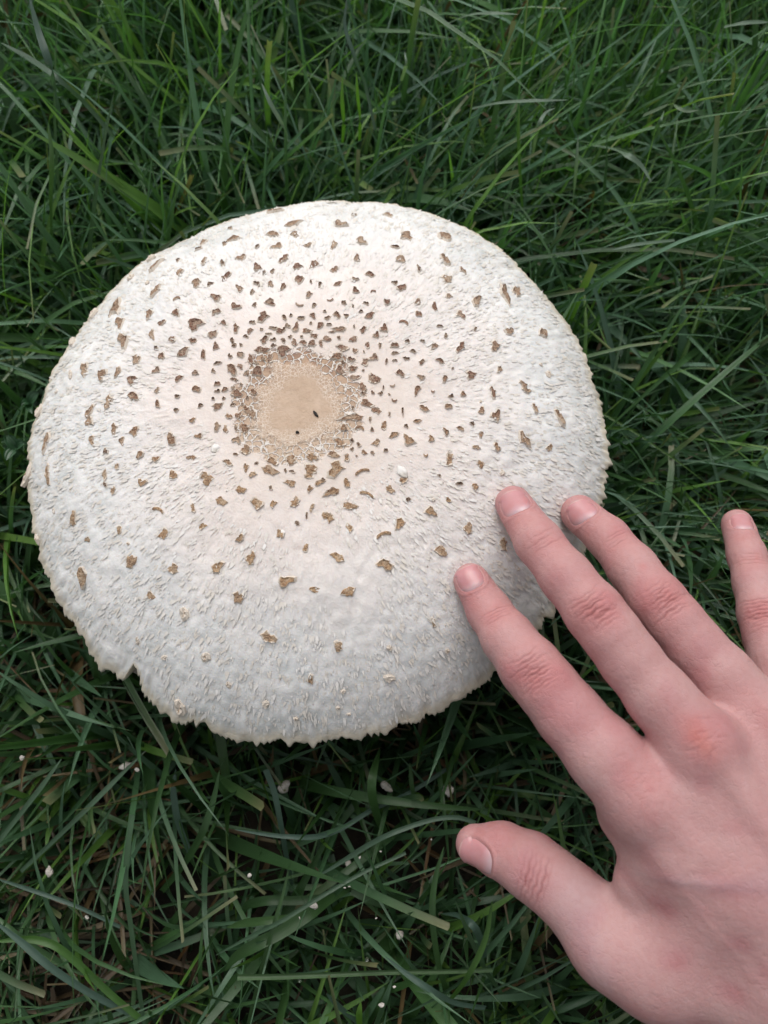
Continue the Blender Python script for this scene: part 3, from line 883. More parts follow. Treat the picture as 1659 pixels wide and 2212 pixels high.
    ob.modifiers.clear(); ob.data = me2; me2.name = 'hand'
    n = len(me2.vertices)
    co = np.empty(n * 3, f32); me2.vertices.foreach_get('co', co); co = co.reshape(-1, 3).astype(float)
    no = np.empty(n * 3, f32); me2.vertices.foreach_get('normal', no); no = no.reshape(-1, 3).astype(float)
    bv = BVHTree.FromObject(ob, bpy.context.evaluated_depsgraph_get()) if False else BVHTree.FromPolygons([tuple(v) for v in W], [tuple(q) for q in Q])
    def hit(px, py):
        r = ray_dir(px, py); r = r / np.linalg.norm(r)
        p, nn, _, _ = bv.ray_cast(Vector(CAM), Vector(r))
        if p is None:
            p, nn, _, _ = bv.find_nearest(Vector(at(px, py, .1)))
        nn = np.array(nn)
        if nn.dot(r) > 0: nn = -nn
        return np.array(p), nn
    def frame(px, py, qx, qy, turn=0.0, nrm=None):
        """surface frame at a picture point; axis points towards picture point q (the finger end)"""
        p, nn = hit(px, py)
        if nrm is not None: nn = nrm
        r = ray_dir(qx, qy); t = ((p - CAM) @ nn) / (r @ nn)
        a = CAM + r * t - p; a -= nn * a.dot(nn); a /= np.linalg.norm(a)
        return p, a, np.cross(a, nn), nn
    disp = np.zeros(n); crease = np.zeros(n); red = np.zeros(n)
    rr = random.Random(12)
    def local(fr, rad):
        p, a, l, nn = fr
        d = co - p
        near = np.where((d * d).sum(1) < rad * rad)[0]
        dd = d[near]
        fac = no[near] @ nn
        keep = fac > .1
        near = near[keep]; dd = dd[keep]
        return near, dd @ a * 1000, dd @ l * 1000, fac[keep]
    def groove(ix, v, u, v0, bow, u0, hwid, dep, sig=.32, wig=0):
        vv = v - (v0 + bow * (u - u0) ** 2 + wig * np.sin((u - u0) * 1.7 + v0 * 3))
        w = np.exp(-(vv / sig) ** 2) * np.clip(1.15 - np.abs(u - u0) / hwid, 0, 1) ** .7
        disp[ix] -= dep * w / 1000; crease[ix] = np.maximum(crease[ix], np.clip(w * dep * 3.2, 0, 1))
    def knuckle(xy, toward, strength=1.0, big=True, rad=.012, redness=1.0, third=False):
        cc = c3 if third else c2
        fr = frame(*cc(*xy), *cc(*toward))
        ix, v, u, fac = local(fr, rad * 1.2)
        red[ix] = np.maximum(red[ix], redness * np.exp(-((u / 6.5) ** 2 + (v / 6.0) ** 2)))
        if big:
            for k in range(9):
                v0 = -4.6 + 9.0 * k / 8 + rr.uniform(-.35, .35)
                bow = .030 * (v0 / 4) + rr.uniform(-.012, .012)
                groove(ix, v, u, v0, bow, rr.uniform(-1.2, 1.2), rr.uniform(3.4, 6.2), strength * rr.uniform(.22, .44) * (1.25 - abs(v0) / 8), rr.uniform(.20, .30), .16)
            for k in range(5):          # short oblique folds inside the oval
                u0, v0 = rr.uniform(-3, 3), rr.uniform(-2.2, 2.2); sl_ = rr.uniform(-.9, .9)
                vv = v - v0 - sl_ * (u - u0)
                w = np.exp(-(vv / .26) ** 2) * np.clip(1 - np.abs(u - u0) / 2.6, 0, 1)
                disp[ix] -= strength * .16 * w / 1000; crease[ix] = np.maximum(crease[ix], .5 * w)
        else:
            for k in range(4):
                v0 = -1.8 + 1.25 * k + rr.uniform(-.2, .2)
                groove(ix, v, u, v0, .02 + rr.uniform(-.01, .01), rr.uniform(-1.5, 1.5), rr.uniform(2.5, 5), strength * rr.uniform(.12, .26), .24, .12)
        return fr
    knuckle((530, 1065), (330, 780), 1.0); knuckle((825, 765), (560, 430), 1.0); knuckle((1160, 715), (890, 400), 1.0); knuckle((1640, 780), (1560, 500), .9)
    knuckle((335, 790), (215, 620), 1, False, .010, .55); knuckle((575, 425), (430, 245), 1, False, .010, .65); knuckle((915, 425), (755, 285), 1, False, .010, .5); knuckle((1580, 515), (1540, 340), .8, False, .008, .5)
    # thumb: three strong parallel folds
    fr = frame(*c3(530, 860), *c3(300, 740))
    ix, v, u, fac = local(fr, .016)
    red[ix] = np.maximum(red[ix], .8 * np.exp(-((u / 7) ** 2 + (v / 5) ** 2)))
    for v0, dp in ((2.6, .30), (1.2, .22), (-.3, .26), (-2.0, .34), (-3.2, .14), (4.2, .12)):
        groove(ix, v, u, v0, .022, -.6, 6.5, dp, .34, .2)
    # knuckle of the middle finger: rough red patch; flatter ones beside it
    for xy, st_, rd in (((1325, 1392), .9, .9), ((1060, 1640), .5, .75), ((1600, 1270), .4, .5)):
        fr = frame(*c2(*xy), *c2(xy[0] - 300, xy[1] - 380))
        ix, v, u, fac = local(fr, .018)
        red[ix] = np.maximum(red[ix], rd * np.exp(-((u / 5.0) ** 2 + (v / 7.5) ** 2)))
        for k in range(10):
            u0, v0 = rr.uniform(-5, 5), rr.uniform(-6, 6); sl_ = rr.uniform(-1.2, 1.2)
            vv = v - v0 - sl_ * (u - u0)
            w = np.exp(-(vv / .3) ** 2) * np.clip(1 - np.abs(u - u0) / 3.5, 0, 1)
            disp[ix] -= st_ * .12 * w / 1000; crease[ix] = np.maximum(crease[ix], st_ * .35 * w)
    # small red spot on the ring finger, pink finger ends
    for xy, rd, sg in (((1052, 562), .9, 1.5), ((205, 700), .55, 7), ((420, 320), .55, 7), ((760, 360), .5, 7), ((1535, 400), .45, 6)):
        p, nn = hit(*c2(*xy)); d2 = ((co - p) ** 2).sum(1) * 1e6
        red[:] = np.maximum(red, rd * np.exp(-d2 / (sg * sg)))
    p, nn = hit(*c3(300, 650)); d2 = ((co - p) ** 2).sum(1) * 1e6
    red[:] = np.maximum(red, .7 * np.exp(-d2 / 120))
    # nails
    NAILS = {   # centre, towards the finger end, half length, half width (window units)
        'index': (c2(207, 612), c2(160, 520), 66, 72), 'middle': (c2(425, 242), c2(385, 150), 76, 79),
        'ring': (c2(752, 284), c2(705, 205), 64, 76), 'little': (c2(1541, 338), c2(1512, 262), 56, 58),
        'thumb': (c3(238, 756), c3(135, 690), 96, 74)}
    nail_frames = {}
    for nme, (c_, q_, hl, hwd) in NAILS.items():
        fr = frame(*c_, *q_)
        k = .4445 * mm_per_px(fr[0]) * 1000
        hl, hwd = hl * k, hwd * k
        if nme == 'thumb': hwd *= 1.12
        nail_frames[nme] = (fr, hl, hwd)
        ix, v, u, fac = local(fr, .013)
        rho = ((np.abs(u) / hwd) ** 2.6 + (np.abs(v) / hl) ** 2.6) ** (1 / 2.6)
        inside = np.clip((1.0 - rho) / .12, 0, 1)
        disp[ix] -= .00042 * inside * (v < hl * .8)
        fold = np.exp(-((rho - 1.13) / .085) ** 2) * np.clip(.75 - v / hl * .9, .0, 1)
        disp[ix] += .00018 * fold
        crease[ix] = np.maximum(crease[ix], .55 * np.exp(-((rho - 1.02) / .045) ** 2) * np.clip(.9 - v / hl * .6, 0, 1))
    # fine skin lines along the fingers and low veins on the back
    disp += .00005 * vnoise(co, 900, 61) + .00012 * vnoise(co, 90, 62)
    vein = np.abs(vnoise(co * np.array([1, 1, .3]), 42, 63)); back = np.clip((hf_all(co)[:, 0] + 2) / 25, 0, 1) * np.clip((no @ E3) * 2 - .6, 0, 1)
    vw = np.exp(-(vein / .10) ** 2) * back
    disp += .00030 * vw
    co2 = co + no * disp[:, None]
    me2.vertices.foreach_set('co', co2.astype(f32).ravel()); me2.update()
    # colour of the skin
    base = np.array([.490, .275, .272]); pale = np.array([.535, .335, .325]); rd = np.array([.480, .150, .150]); blue = np.array([.40, .27, .29])
    m1 = (.5 + .5 * vnoise(co, 75, 64))[:, None]; m2 = (.5 + .5 * vnoise(co, 230, 65))[:, None]
    colr = base * (1 - m1) + pale * m1
    m3 = np.clip(vnoise(co, 160, 69) * 1.3, 0, 1)[:, None] * (.5 + .5 * m2)
    colr = colr * (1 - .12 * m2 * np.array([.4, 1, 1])) * (1 - m3 * np.array([.07, .24, .20]))
    hl_ = hf_all(co)
    along = np.clip((-hl_[:, 0] - 15) / 60, 0, 1)[:, None]               # fingers pinker than the back
    colr = colr * (1 - .40 * along) + np.array([.520, .255, .252]) * (.40 * along)
    rdm = np.clip(red * (.75 + .35 * vnoise(co, 420, 66)), 0, 1)[:, None]
    colr = colr * (1 - .75 * rdm) + rd * .75 * rdm
    colr = colr * (1 - .45 * vw[:, None]) + blue * .45 * vw[:, None]
    pur = np.clip(vnoise(co, 48, 67) - .25, 0, 1)[:, None] * back[:, None]
    colr = colr * (1 - .8 * pur) + np.array([.40, .215, .225]) * .8 * pur
    fr = frame(*c2(1325, 1395), *c2(1245, 1270))
    ix, v, u, fac = local(fr, .018)
    sp = np.exp(-((v / 4.6) ** 2 + (u / 2.6) ** 2) ** 1.5) * (.75 + .35 * vnoise(co[ix], 500, 68))
    colr[ix] = colr[ix] * (1 - .65 * sp[:, None]) + np.array([.53, .185, .15]) * .65 * sp[:, None]
    cr = np.clip(crease, 0, 1)[:, None]
    colr = colr * (1 - .66 * cr) + np.array([.27, .085, .08]) * .66 * cr  # grooves and nail edges get a darker, redder tone
    at_ = me2.color_attributes.new('skin', 'FLOAT_COLOR', 'POINT')
    at_.data.foreach_set('color', np.c_[np.clip(colr, 0, 1), np.ones(n)].astype(f32).ravel())
    me2.polygons.foreach_set('use_smooth', np.ones(len(me2.polygons), bool))
    tag(ob, 'bare right hand with spread fingers, its fingertips resting on the mushroom cap', 'hand')
    # nail plates
    bv2 = BVHTree.FromObject(ob, bpy.context.evaluated_depsgraph_get()) if False else bv
    for nme, (fr, hl, hwd) in nail_frames.items():
        p, a, l, nn = fr
        NU, NV = 17, 17
        Vn, al = [], []
        for iv in range(NV):
            v = -1 + 2 * iv / (NV - 1)
            for iu in range(NU):
                u = -1 + 2 * iu / (NU - 1)
                # squircle mapping
                k = 1.0 / max(1e-6, (abs(u) ** 2.6 + abs(v) ** 2.6) ** (1 / 2.6)) * max(abs(u), abs(v)) if (u or v) else 1
                uu, vv = u * k, v * k
                s_ = p + a * vv * hl / 1000 + l * uu * hwd / 1000
                hp, hn, _, _ = bv.ray_cast(Vector(s_ + nn * .012), Vector(-nn))
                if hp is None or (Vector(s_) - hp).length > .008:
                    hp, hn, _, _ = bv.find_nearest(Vector(s_))
                hn = np.array(hn); hn = hn if hn.dot(nn) > 0 else -hn
                rho = max(abs(u), abs(v))
                lift = .00012 - .00050 * max(0, (rho - .86) / .14) * (1 if v < .75 else .25)
                if v > .8: lift += .0002
                Vn.append(np.array(hp) + hn * lift); al.append(vv)
        Fn = [(i * NU + j, i * NU + j + 1, (i + 1) * NU + j + 1, (i + 1) * NU + j) for i in range(NV - 1) for j in range(NU - 1)]
        # even out the plate: smooth it so that it reads as one hard curved shell
        Vn = np.array(Vn).reshape(NV, NU, 3)
        for _ in range(3):
            I = Vn[1:-1, 1:-1]; Vn[1:-1, 1:-1] = .4 * I + .15 * (Vn[:-2, 1:-1] + Vn[2:, 1:-1] + Vn[1:-1, :-2] + Vn[1:-1, 2:])
        o = mesh_obj('fingernail', Vn.reshape(-1, 3), Fn, M['nail'])
        q = o.data.attributes.new('along', 'FLOAT', 'POINT'); q.data.foreach_set('value', np.array(al, f32))
        o.parent = ob
    return ob

def hf_all(co): return ((co - ORI) @ BAS.T) * 1000.0
hand = build_hand()

# ------------------------------------------------------------------ grass
def rim_r(x, y): return np.hypot(x, y) - r_out(np.arctan2(y, x))

def z_limit(x, y):
    """height the leaves may reach at a spot: free in the open, below cap and hand near them"""
    lim = np.full(np.shape(x), .125)
    d = rim_r(x, y)
    lim = np.minimum(lim, .068 + np.clip(d - .004, 0, 1) * 1.0)
    lim = np.where(d < .006, RIM_Z - .016, lim)
    hx = np.clip((x - .022) / .03, 0, 1) * np.clip((.075 - y) / .03, 0, 1)
    lim = np.where(hx > 0, np.minimum(lim, .125 - .063 * hx), lim)
    return lim

def ribbons(base, az, lean, bend, L, W, tint, ns=7, twist=None, fold=None, cut=None, check=True, zmin=.0015):
    """many curved leaves at once -> vertices, quads, tint per vertex, across per vertex"""
    N = len(L)
    lean = lean.copy(); bend = bend.copy(); L = L.copy()
    tt = np.linspace(0, 1, ns + 1)
    def line():
        th = lean[:, None] + bend[:, None] * tt[None] ** 1.4
        st = L[:, None] / ns
        dh = np.sin(th) * st; dz = np.cos(th) * st
        H = np.concatenate([np.zeros((N, 1)), np.cumsum((dh[:, :-1] + dh[:, 1:]) / 2, 1)], 1)
        Z = np.concatenate([np.zeros((N, 1)), np.cumsum((dz[:, :-1] + dz[:, 1:]) / 2, 1)], 1)
        X = base[:, :1] + H * np.cos(az)[:, None]; Y = base[:, 1:2] + H * np.sin(az)[:, None]
        return X, Y, np.maximum(Z + base[:, 2:3], zmin), th
    if check:
        for it in range(9):
            X, Y, Z, th = line()
            bad = (Z > z_limit(X, Y)).any(1)
            if not bad.any(): break
            L[bad] *= .86; lean[bad] = np.minimum(lean[bad] + .07, 1.35)
    X, Y, Z, th = line()
    if check:
        ok = ~(Z > z_limit(X, Y) + .001).any(1)
    else: ok = np.ones(N, bool)
    X, Y, Z, th, az, W, tint = X[ok], Y[ok], Z[ok], th[ok], az[ok], W[ok], tint[ok]
    N = len(W)
    tw = (twist[ok] if twist is not None else np.zeros(N))
    fo = (fold[ok] if fold is not None else np.full(N, .2))
    ct = (cut[ok] if cut is not None else np.zeros(N, bool))
    prof = np.clip((1 - tt ** 2.2), 0, 1) ** .75 * np.clip(.55 + tt * 3, 0, 1)
    profc = np.clip(.55 + tt * 3, 0, 1) * (1 - .35 * tt)
    w = np.where(ct[:, None], profc[None], prof[None]) * W[:, None] * .5
    dirx, diry = np.cos(az)[:, None], np.sin(az)[:, None]
    phi = tw[:, None] * tt[None]
    # side vector: horizontal, turned about the leaf's own axis
    upx, upy, upz = -np.cos(th) * dirx, -np.cos(th) * diry, np.sin(th)        # leaf's upper face direction
    sx, sy = -diry, dirx
    Sx = sx * np.cos(phi) + upx * np.sin(phi); Sy = sy * np.cos(phi) + upy * np.sin(phi); Sz = upz * np.sin(phi)
    Ux = upx * np.cos(phi) - sx * np.sin(phi); Uy = upy * np.cos(phi) - sy * np.sin(phi); Uz = upz * np.cos(phi)
    V = np.zeros((N, ns + 1, 3, 3))
    for k, c in enumerate((-1, 0, 1)):
        lift = fo[:, None] * w * (1 if c else -.6)
        V[:, :, k, 0] = X + Sx * w * c + Ux * lift
        V[:, :, k, 1] = Y + Sy * w * c + Uy * lift
        V[:, :, k, 2] = np.maximum(Z + Sz * w * c + Uz * lift, .0008)
    T = np.broadcast_to(tint[:, None, None, :], (N, ns + 1, 3, 3)).copy()
    # paler, drier tips and whitish bases
    drytip = (tt[None, :, None, None] ** 8) * ct[:, None, None, None]
    T = T * (1 - .75 * drytip) + np.array([.30, .27, .15]) * .75 * drytip
    A = np.broadcast_to(np.array([-1., 0, 1.]), (N, ns + 1, 3))
    b = np.arange(N)[:, None, None] * (ns + 1) * 3
    i = np.arange(ns)[None, :, None] * 3; k = np.arange(2)[None, None, :]
    a0 = (b + i + k).reshape(-1)
    Q = np.stack([a0, a0 + 1, a0 + 4, a0 + 3], -1)
    return V.reshape(-1, 3), Q, T.reshape(-1, 3), A.reshape(-1)

def leaf_object(name, V, Q, T, A, mat):
    me = np_mesh(name, V, Q, [mat])
    c = me.color_attributes.new('tint', 'FLOAT_COLOR', 'POINT')
    c.data.foreach_set('color', np.c_[T, np.ones(len(T))].astype(np.float32).ravel())
    q = me.attributes.new('across', 'FLOAT', 'POINT'); q.data.foreach_set('value', np.ascontiguousarray(A, np.float32))
    o = bpy.data.objects.new(name, me); COL.objects.link(o)
    return o

GREENS = np.array([(.052, .125, .042), (.066, .150, .076), (.082, .165, .100), (.095, .205, .042), (.044, .105, .040), (.120, .235, .050)])
GP = np.array([.28, .24, .20, .08, .17, .03])

def build_grass():
    r = np.random.default_rng(21)
    def field(N, x0, x1, y0, y1):
        return np.stack([r.uniform(x0, x1, N), r.uniform(y0, y1, N), np.zeros(N) - .001], -1)
    near = field(36000, -.25, .26, -.24, .46)
    far = field(15000, -.62, .62, -.50, .95)
    far = far[(np.abs(far[:, 0]) > .25) | (far[:, 1] < -.24) | (far[:, 1] > .46)]
    B = np.concatenate([near, far]); N = len(B)
    # thinner lawn on the near side, tufts
    dens = .75 + .45 * vnoise(B, 22, 71) + .25 * vnoise(B, 60, 72)
    dens = np.where(B[:, 1] < -.04, dens * .66, dens * 1.25)
    under = rim_r(B[:, 0], B[:, 1]) < -.03
    keep = (r.uniform(0, 1, N) < dens) & (~under | (r.uniform(0, 1, N) < .25)) & (np.hypot(B[:, 0], B[:, 1]) > .024)
    B = B[keep]; N = len(B)
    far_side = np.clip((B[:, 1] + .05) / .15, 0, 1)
    L = r.gamma(9, 1 / 9, N) * (.058 + .022 * far_side) * (1 + .25 * vnoise(B, 15, 73))
    W = r.gamma(7, 1 / 7, N) * np.where(far_side > .5, .0019 + .0008 * (r.uniform(0, 1, N) < .2), .0020 + .0013 * (r.uniform(0, 1, N) < .22))
    az = r.uniform(-np.pi, np.pi, N) + 0
    swirl = 2.2 * vnoise(B, 9, 74)
    az = np.where(r.uniform(0, 1, N) < .4, swirl + r.normal(0, .7, N), az)
    lean = np.clip(r.normal(.42, .28, N), .03, 1.2)
    bend = np.where(r.uniform(0, 1, N) < .42, r.uniform(.8, 2.3, N), r.normal(.35, .30, N))
    tint = GREENS[r.choice(6, N, p=GP)] * r.uniform(.75, 1.25, (N, 1))
    patch = vnoise(B, 11, 75)[:, None]
    tint = tint * (1 + .18 * patch * np.array([1.2, 1, .4]))
    tint = tint * (1.08 + .80 * far_side[:, None]) * (1 + far_side[:, None] * np.array([.12, .04, .12]))  # far blades brightened: shade over the near lawn is painted into the tint
    stump = r.uniform(0, 1, N) < .25
    L = np.where(stump, L * .55, L)
    dead = r.uniform(0, 1, N) < .012 + .04 * (B[:, 1] < -.04)
    tint[dead] = np.array([.20, .135, .065]) * r.uniform(.6, 1.2, (dead.sum(), 1))
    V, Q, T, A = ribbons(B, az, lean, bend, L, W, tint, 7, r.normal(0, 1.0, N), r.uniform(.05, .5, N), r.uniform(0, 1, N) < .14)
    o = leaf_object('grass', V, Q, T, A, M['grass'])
    tag(o, 'dense dark green lawn grass around the mushroom', 'grass', kind='stuff')
    # dead thatch close to the soil
    B = np.concatenate([field(5500, -.25, .26, -.24, .46), field(2500, -.55, .55, -.45, .8)]); N = len(B)
    d2 = vnoise(B, 16, 76) - .25 + .9 * (B[:, 1] < -.03) * np.clip((.0 - B[:, 0]) / .08, -.2, 1) + .6 * np.exp(-(((B[:, 0] - .17) / .05) ** 2 + ((B[:, 1] - .03) / .06) ** 2))
    B = B[(d2 > -.25)]; N = len(B)
    B[:, 2] = r.uniform(.001, .016, N)
    tint = np.array([(.19, .13, .075), (.27, .20, .12), (.13, .085, .05), (.24, .13, .055)])[r.choice(4, N)] * r.uniform(.5, 1.05, (N, 1))
    V, Q, T, A = ribbons(B, r.uniform(-np.pi, np.pi, N), r.uniform(.95, 1.55, N), r.uniform(-.3, .5, N), r.uniform(.015, .055, N), r.uniform(.0007, .0024, N), tint, 4, r.normal(0, .8, N), r.uniform(.1, .6, N), r.uniform(0, 1, N) < .6)
    o = leaf_object('dead_grass', V, Q, T, A, M['grass'])
    # looser outer lawn
    ra = np.sqrt(r.uniform(.45 ** 2, 2.4 ** 2, 16000)) ; an = r.uniform(-np.pi, np.pi, 16000)
    B = np.stack([ra * np.cos(an), ra * np.sin(an) + .15, 0 * ra], -1); B = B[(np.abs(B[:, 0]) > .6) | (B[:, 1] > .9) | (B[:, 1] < -.48)]; N = len(B)
    V, Q, T, A = ribbons(B, r.uniform(-np.pi, np.pi, N), r.uniform(.1, 1.0, N), r.uniform(.1, 1.2, N), r.uniform(.05, .10, N), r.uniform(.004, .008, N), GREENS[r.choice(6, N, p=GP)], 3, r.normal(0, .8, N), r.uniform(.1, .5, N))
    o2 = leaf_object('outer_grass', V, Q, T, A, M['grass'])
    tag(o2, 'lawn grass further out around the mushroom', 'grass', kind='stuff')
    tag(o, 'brown dead grass stalks matted on the soil', 'dead grass', kind='stuff')
build_grass()

# single blades that stand out
def s4(x, y): return 488 + x * .3595, 1626.5 + y * .3595          # near-side window
def s5(x, y): return .5 * x, 1572 + .5 * y                          # near-left window
def s6(x, y): return 829.5 + .5 * x, .5 * y                         # far-right window
def s7(x, y): return .5 * x, .5 * y                                 # far-left window
PALE, BLUE, DEEP, LIME, MIDG = (.200, .290, .210), (.085, .155, .115), (.042, .105, .030), (.120, .270, .030), (.062, .135, .045)  # PALE has the sky's reflection on the blades put into its colour

def hero(f, pts, width, z, tint, label, fold=.25, roll=0.0, cut=False, both=False, name='grass_blade'):
    """one leaf along picture points; z = heights above the soil (tip to base), width in window pixels"""
    n = 22
    if f in (s6, s7): z = [q + .016 for q in z]
    zz = np.interp(np.linspace(0, 1, len(pts)), np.linspace(0, 1, len(z)), z)
    P = np.array([at(*f(*p), h) for p, h in zip(pts, zz)])
    # smooth curve through the points
    seg = np.concatenate([[0], np.cumsum(np.linalg.norm(np.diff(P, axis=0), axis=1))]); seg /= seg[-1]
    ex = np.concatenate([[2 * P[0] - P[1]], P, [2 * P[-1] - P[-2]]])
    C = []
    for t in np.linspace(0, 1, n):
        k = min(len(P) - 2, max(0, np.searchsorted(seg, t, 'right') - 1)); u = (t - seg[k]) / (seg[k + 1] - seg[k])
        p0, p1, p2, p3 = ex[k], ex[k + 1], ex[k + 2], ex[k + 3]
        C.append(.5 * ((2 * p1) + (-p0 + p2) * u + (2 * p0 - 5 * p1 + 4 * p2 - p3) * u * u + (-p0 + 3 * p1 - 3 * p2 + p3) * u ** 3))
    C = np.array(C)
    pxw = np.hypot(f(1, 0)[0] - f(0, 0)[0], 0)
    Wd = width * pxw * mm_per_px(C[n // 2])
    tn = np.gradient(C, axis=0); tn /= np.linalg.norm(tn, axis=1)[:, None]
    tt = np.linspace(0, 1, n)
    w = Wd * .5 * (np.ones(n) if cut else np.clip(tt / .28, 0.02, 1) ** .6) * (np.clip((1 - tt) / .25, .02, 1) ** .6 if both else (1 - .25 * tt))
    # leaf faces upwards, rolled a bit
    up = np.array([.05, -.25, 1.0]); V = []; A = []
    for i in range(n):
        sd_ = np.cross(tn[i], up); sd_ /= np.linalg.norm(sd_)
        nn = np.cross(sd_, tn[i])
        a = roll * (.4 + .6 * math.sin(2.4 * tt[i]))
        s_ = sd_ * math.cos(a) + nn * math.sin(a); u_ = nn * math.cos(a) - sd_ * math.sin(a)
        for c in (-1, -.5, 0, .5, 1):
            V.append(C[i] + s_ * w[i] * c + u_ * fold * w[i] * abs(c)); A.append(c)
    V = np.array(V)
    Q = np.array([(i * 5 + k, i * 5 + k + 1, i * 5 + k + 6, i * 5 + k + 5) for i in range(n - 1) for k in range(4)])
    T = np.tile(np.array(tint), (len(V), 1))
    o0 = C[-1].copy(); o0[2] = min(o0[2], C[:, 2].min())
    o = leaf_object(name, V - o0, Q, T, np.array(A), M['grass'])
    o.location = o0
    tag(o, label, 'grass blade', 'single grass blades standing out of the lawn')
    return o

hero(s4, [(55,460),(220,487),(400,503),(560,500),(700,450),(880,340),(1110,235),(1350,80)], 34, (.056,.058,.045,.030), BLUE, 'pale blue-green grass blade with rounded tip lying in a long S-curve below the cap')
hero(s4, [(535,752),(700,650),(860,550),(1000,480),(1240,400),(1400,388),(1500,420)], 36, (.050,.062,.058), (.085,.155,.098), 'long pale grass blade running up to the tip of the thumb')
hero(s4, [(925,-25),(895,80),(875,180),(885,290),(915,390),(955,475)], 58, (.050,.060,.050,.030), (.055,.135,.034), 'broad bright green blade bowed like a bracket beside a pinkish crumb')
hero(s4, [(70,1342),(350,1338),(700,1325),(1000,1313),(1300,1310),(1600,1300)], 36, (.056,.050,.045), (.072,.150,.050), 'straight thick green stalk lying level with a pale cut end', fold=.6, cut=True)
hero(s4, [(-5,1310),(60,1225),(190,1145),(330,1075),(500,965),(620,880),(760,815)], 78, (.040,.052,.050,.035), (.058,.135,.040), 'broad limp fuzzy leaf drooping to the left from a crumb', fold=.18, both=True)
hero(s4, [(105,975),(130,915),(250,885),(420,885),(600,870)], 66, (.030,.040,.038), (.040,.100,.030), 'broad dark leaf with folded rounded end behind the fuzzy leaf', fold=.15)
hero(s4, [(5,1050),(120,1020),(260,1005),(430,985),(520,960)], 58, (.036,.042,.038), (.064,.150,.040), 'broad pointed mid-green leaf in front of the folded dark leaf', fold=.15)
hero(s4, [(1085,880),(960,890),(860,860),(760,815)], 95, (.030,.040,.040), (.048,.115,.036), 'wide pointed leaf fanning right from the fuzzy leaf', fold=.15)
hero(s4, [(-60,1215),(150,1100),(330,1010),(600,845),(820,720),(1080,600)], 30, (.050,.062,.055), (.070,.140,.075), 'narrow pale blade crossing over the fuzzy leaf')
hero(s4, [(1310,565),(1265,720),(1240,900),(1250,1100),(1285,1300),(1330,1440)], 42, (.064,.055,.030), (.062,.145,.042), 'upright bowed green blade under the thumb joint')
hero(s4, [(1600,890),(1555,1120),(1450,1340),(1330,1500),(1230,1640)], 50, (.066,.055,.025), (.085,.200,.035), 'bright green blade slanting down to the left beside the thumb base', roll=.4)
hero(s4, [(1380,890),(1460,1090),(1560,1300),(1680,1480)], 30, (.060,.050,.030), (.048,.110,.040), 'thin dark blade with dry split tip slanting below the thumb')
hero(s4, [(1300,965),(1400,975),(1490,1040),(1540,1150),(1550,1230)], 50, (.045,.056,.040), BLUE, 'pale blade arching over into a hook below the thumb')
hero(s4, [(385,655),(345,840),(270,1090),(200,1350),(130,1640)], 26, (.064,.055,.025), MIDG, 'long thin upright blade crossing the fuzzy leaf near its tip')
hero(s4, [(1105,60),(1118,200),(1150,330)], 30, (.045,.040,.030), MIDG, 'short green blade standing in the shade below the cap edge')
hero(s4, [(240,100),(290,230),(325,400),(360,600),(400,800)], 36, (.060,.050,.025), BLUE, 'blue-green blade with blunt tip dropping past the largest white crumb', cut=True)
hero(s4, [(605,1445),(690,1530),(820,1640)], 38, (.052,.045,.035), BLUE, 'blue-green blade tip pointing up-left at the lawn edge below the level stalk')
hero(s4, [(1000,1355),(950,1500),(895,1650)], 38, (.055,.050,.035), (.070,.145,.075), 'pale blade carrying a tiny white crumb')
hero(s4, [(810,1495),(800,1570),(805,1660)], 42, (.058,.055,.045), LIME, 'short bright green blade tip beside the blade with a tiny crumb')
hero(s4, [(960,1225),(1080,1320),(1230,1420),(1380,1500),(1560,1530)], 40, (.056,.056,.040), BLUE, 'pale blade lying across the level stalk')
hero(s5, [(572,375),(548,560),(545,700),(565,850),(595,1080),(625,1290)], 24, (.074,.062,.035), (.090,.175,.090), 'long narrow pale upright blade with a square cut tip', cut=True)
hero(s5, [(-20,650),(150,705),(330,770),(520,860)], 22, (.050,.056,.050), BLUE, 'thin pale blade lying flat, pointing away under the square-cut blade')
hero(s5, [(-30,830),(100,930),(230,1040),(400,1150),(560,1230)], 40, (.066,.062,.050), BLUE, 'wide blue-green blade slanting across the near corner of the lawn')
hero(s5, [(-30,925),(120,912),(230,935),(330,1010),(480,1150),(600,1250)], 40, (.062,.062,.050), (.075,.185,.032), 'wide bright green blade bending over the blue-green one in the corner')
hero(s5, [(948,185),(925,300),(880,440),(800,580),(700,705)], 34, (.064,.056,.030), DEEP, 'dark green sickle-shaped blade with pointed tip left of the S-curved blade')
hero(s5, [(265,135),(190,240),(90,370),(-20,510)], 24, (.060,.058,.050), (.085,.160,.090), 'pale straight blade above the brown thatch, tip pointing at the torn rim')
hero(s5, [(628,100),(500,225),(380,345),(240,480),(90,620)], 24, (.060,.058,.045), (.070,.135,.075), 'long pale straight blade beside a white crumb below the cap tear')
hero(s5, [(760,180),(750,280),(775,420),(830,560)], 32, (.050,.045,.030), BLUE, 'curved blue-green blade in the shade under the cap front')
hero(s5, [(940,-60),(955,60),(975,200),(990,340)], 46, (.040,.040,.030), (.055,.135,.034), 'wide bright blade coming out from under the cap front')
hero(s5, [(-30,800),(60,880),(150,945),(280,1020)], 30, (.045,.045,.035), (.075,.165,.060), 'narrow green blade beneath the wide corner blades')
hero(s6, [(738,468),(700,485),(668,540),(648,620),(640,680)], 22, (.076,.076,.045), PALE, 'whitish blade arching over in a tight hook behind the cap')
hero(s6, [(1155,788),(1110,715),(1050,672),(980,645),(900,630)], 30, (.070,.075,.050), PALE, 'whitish blade bending down to a blunt tip right of the cap')
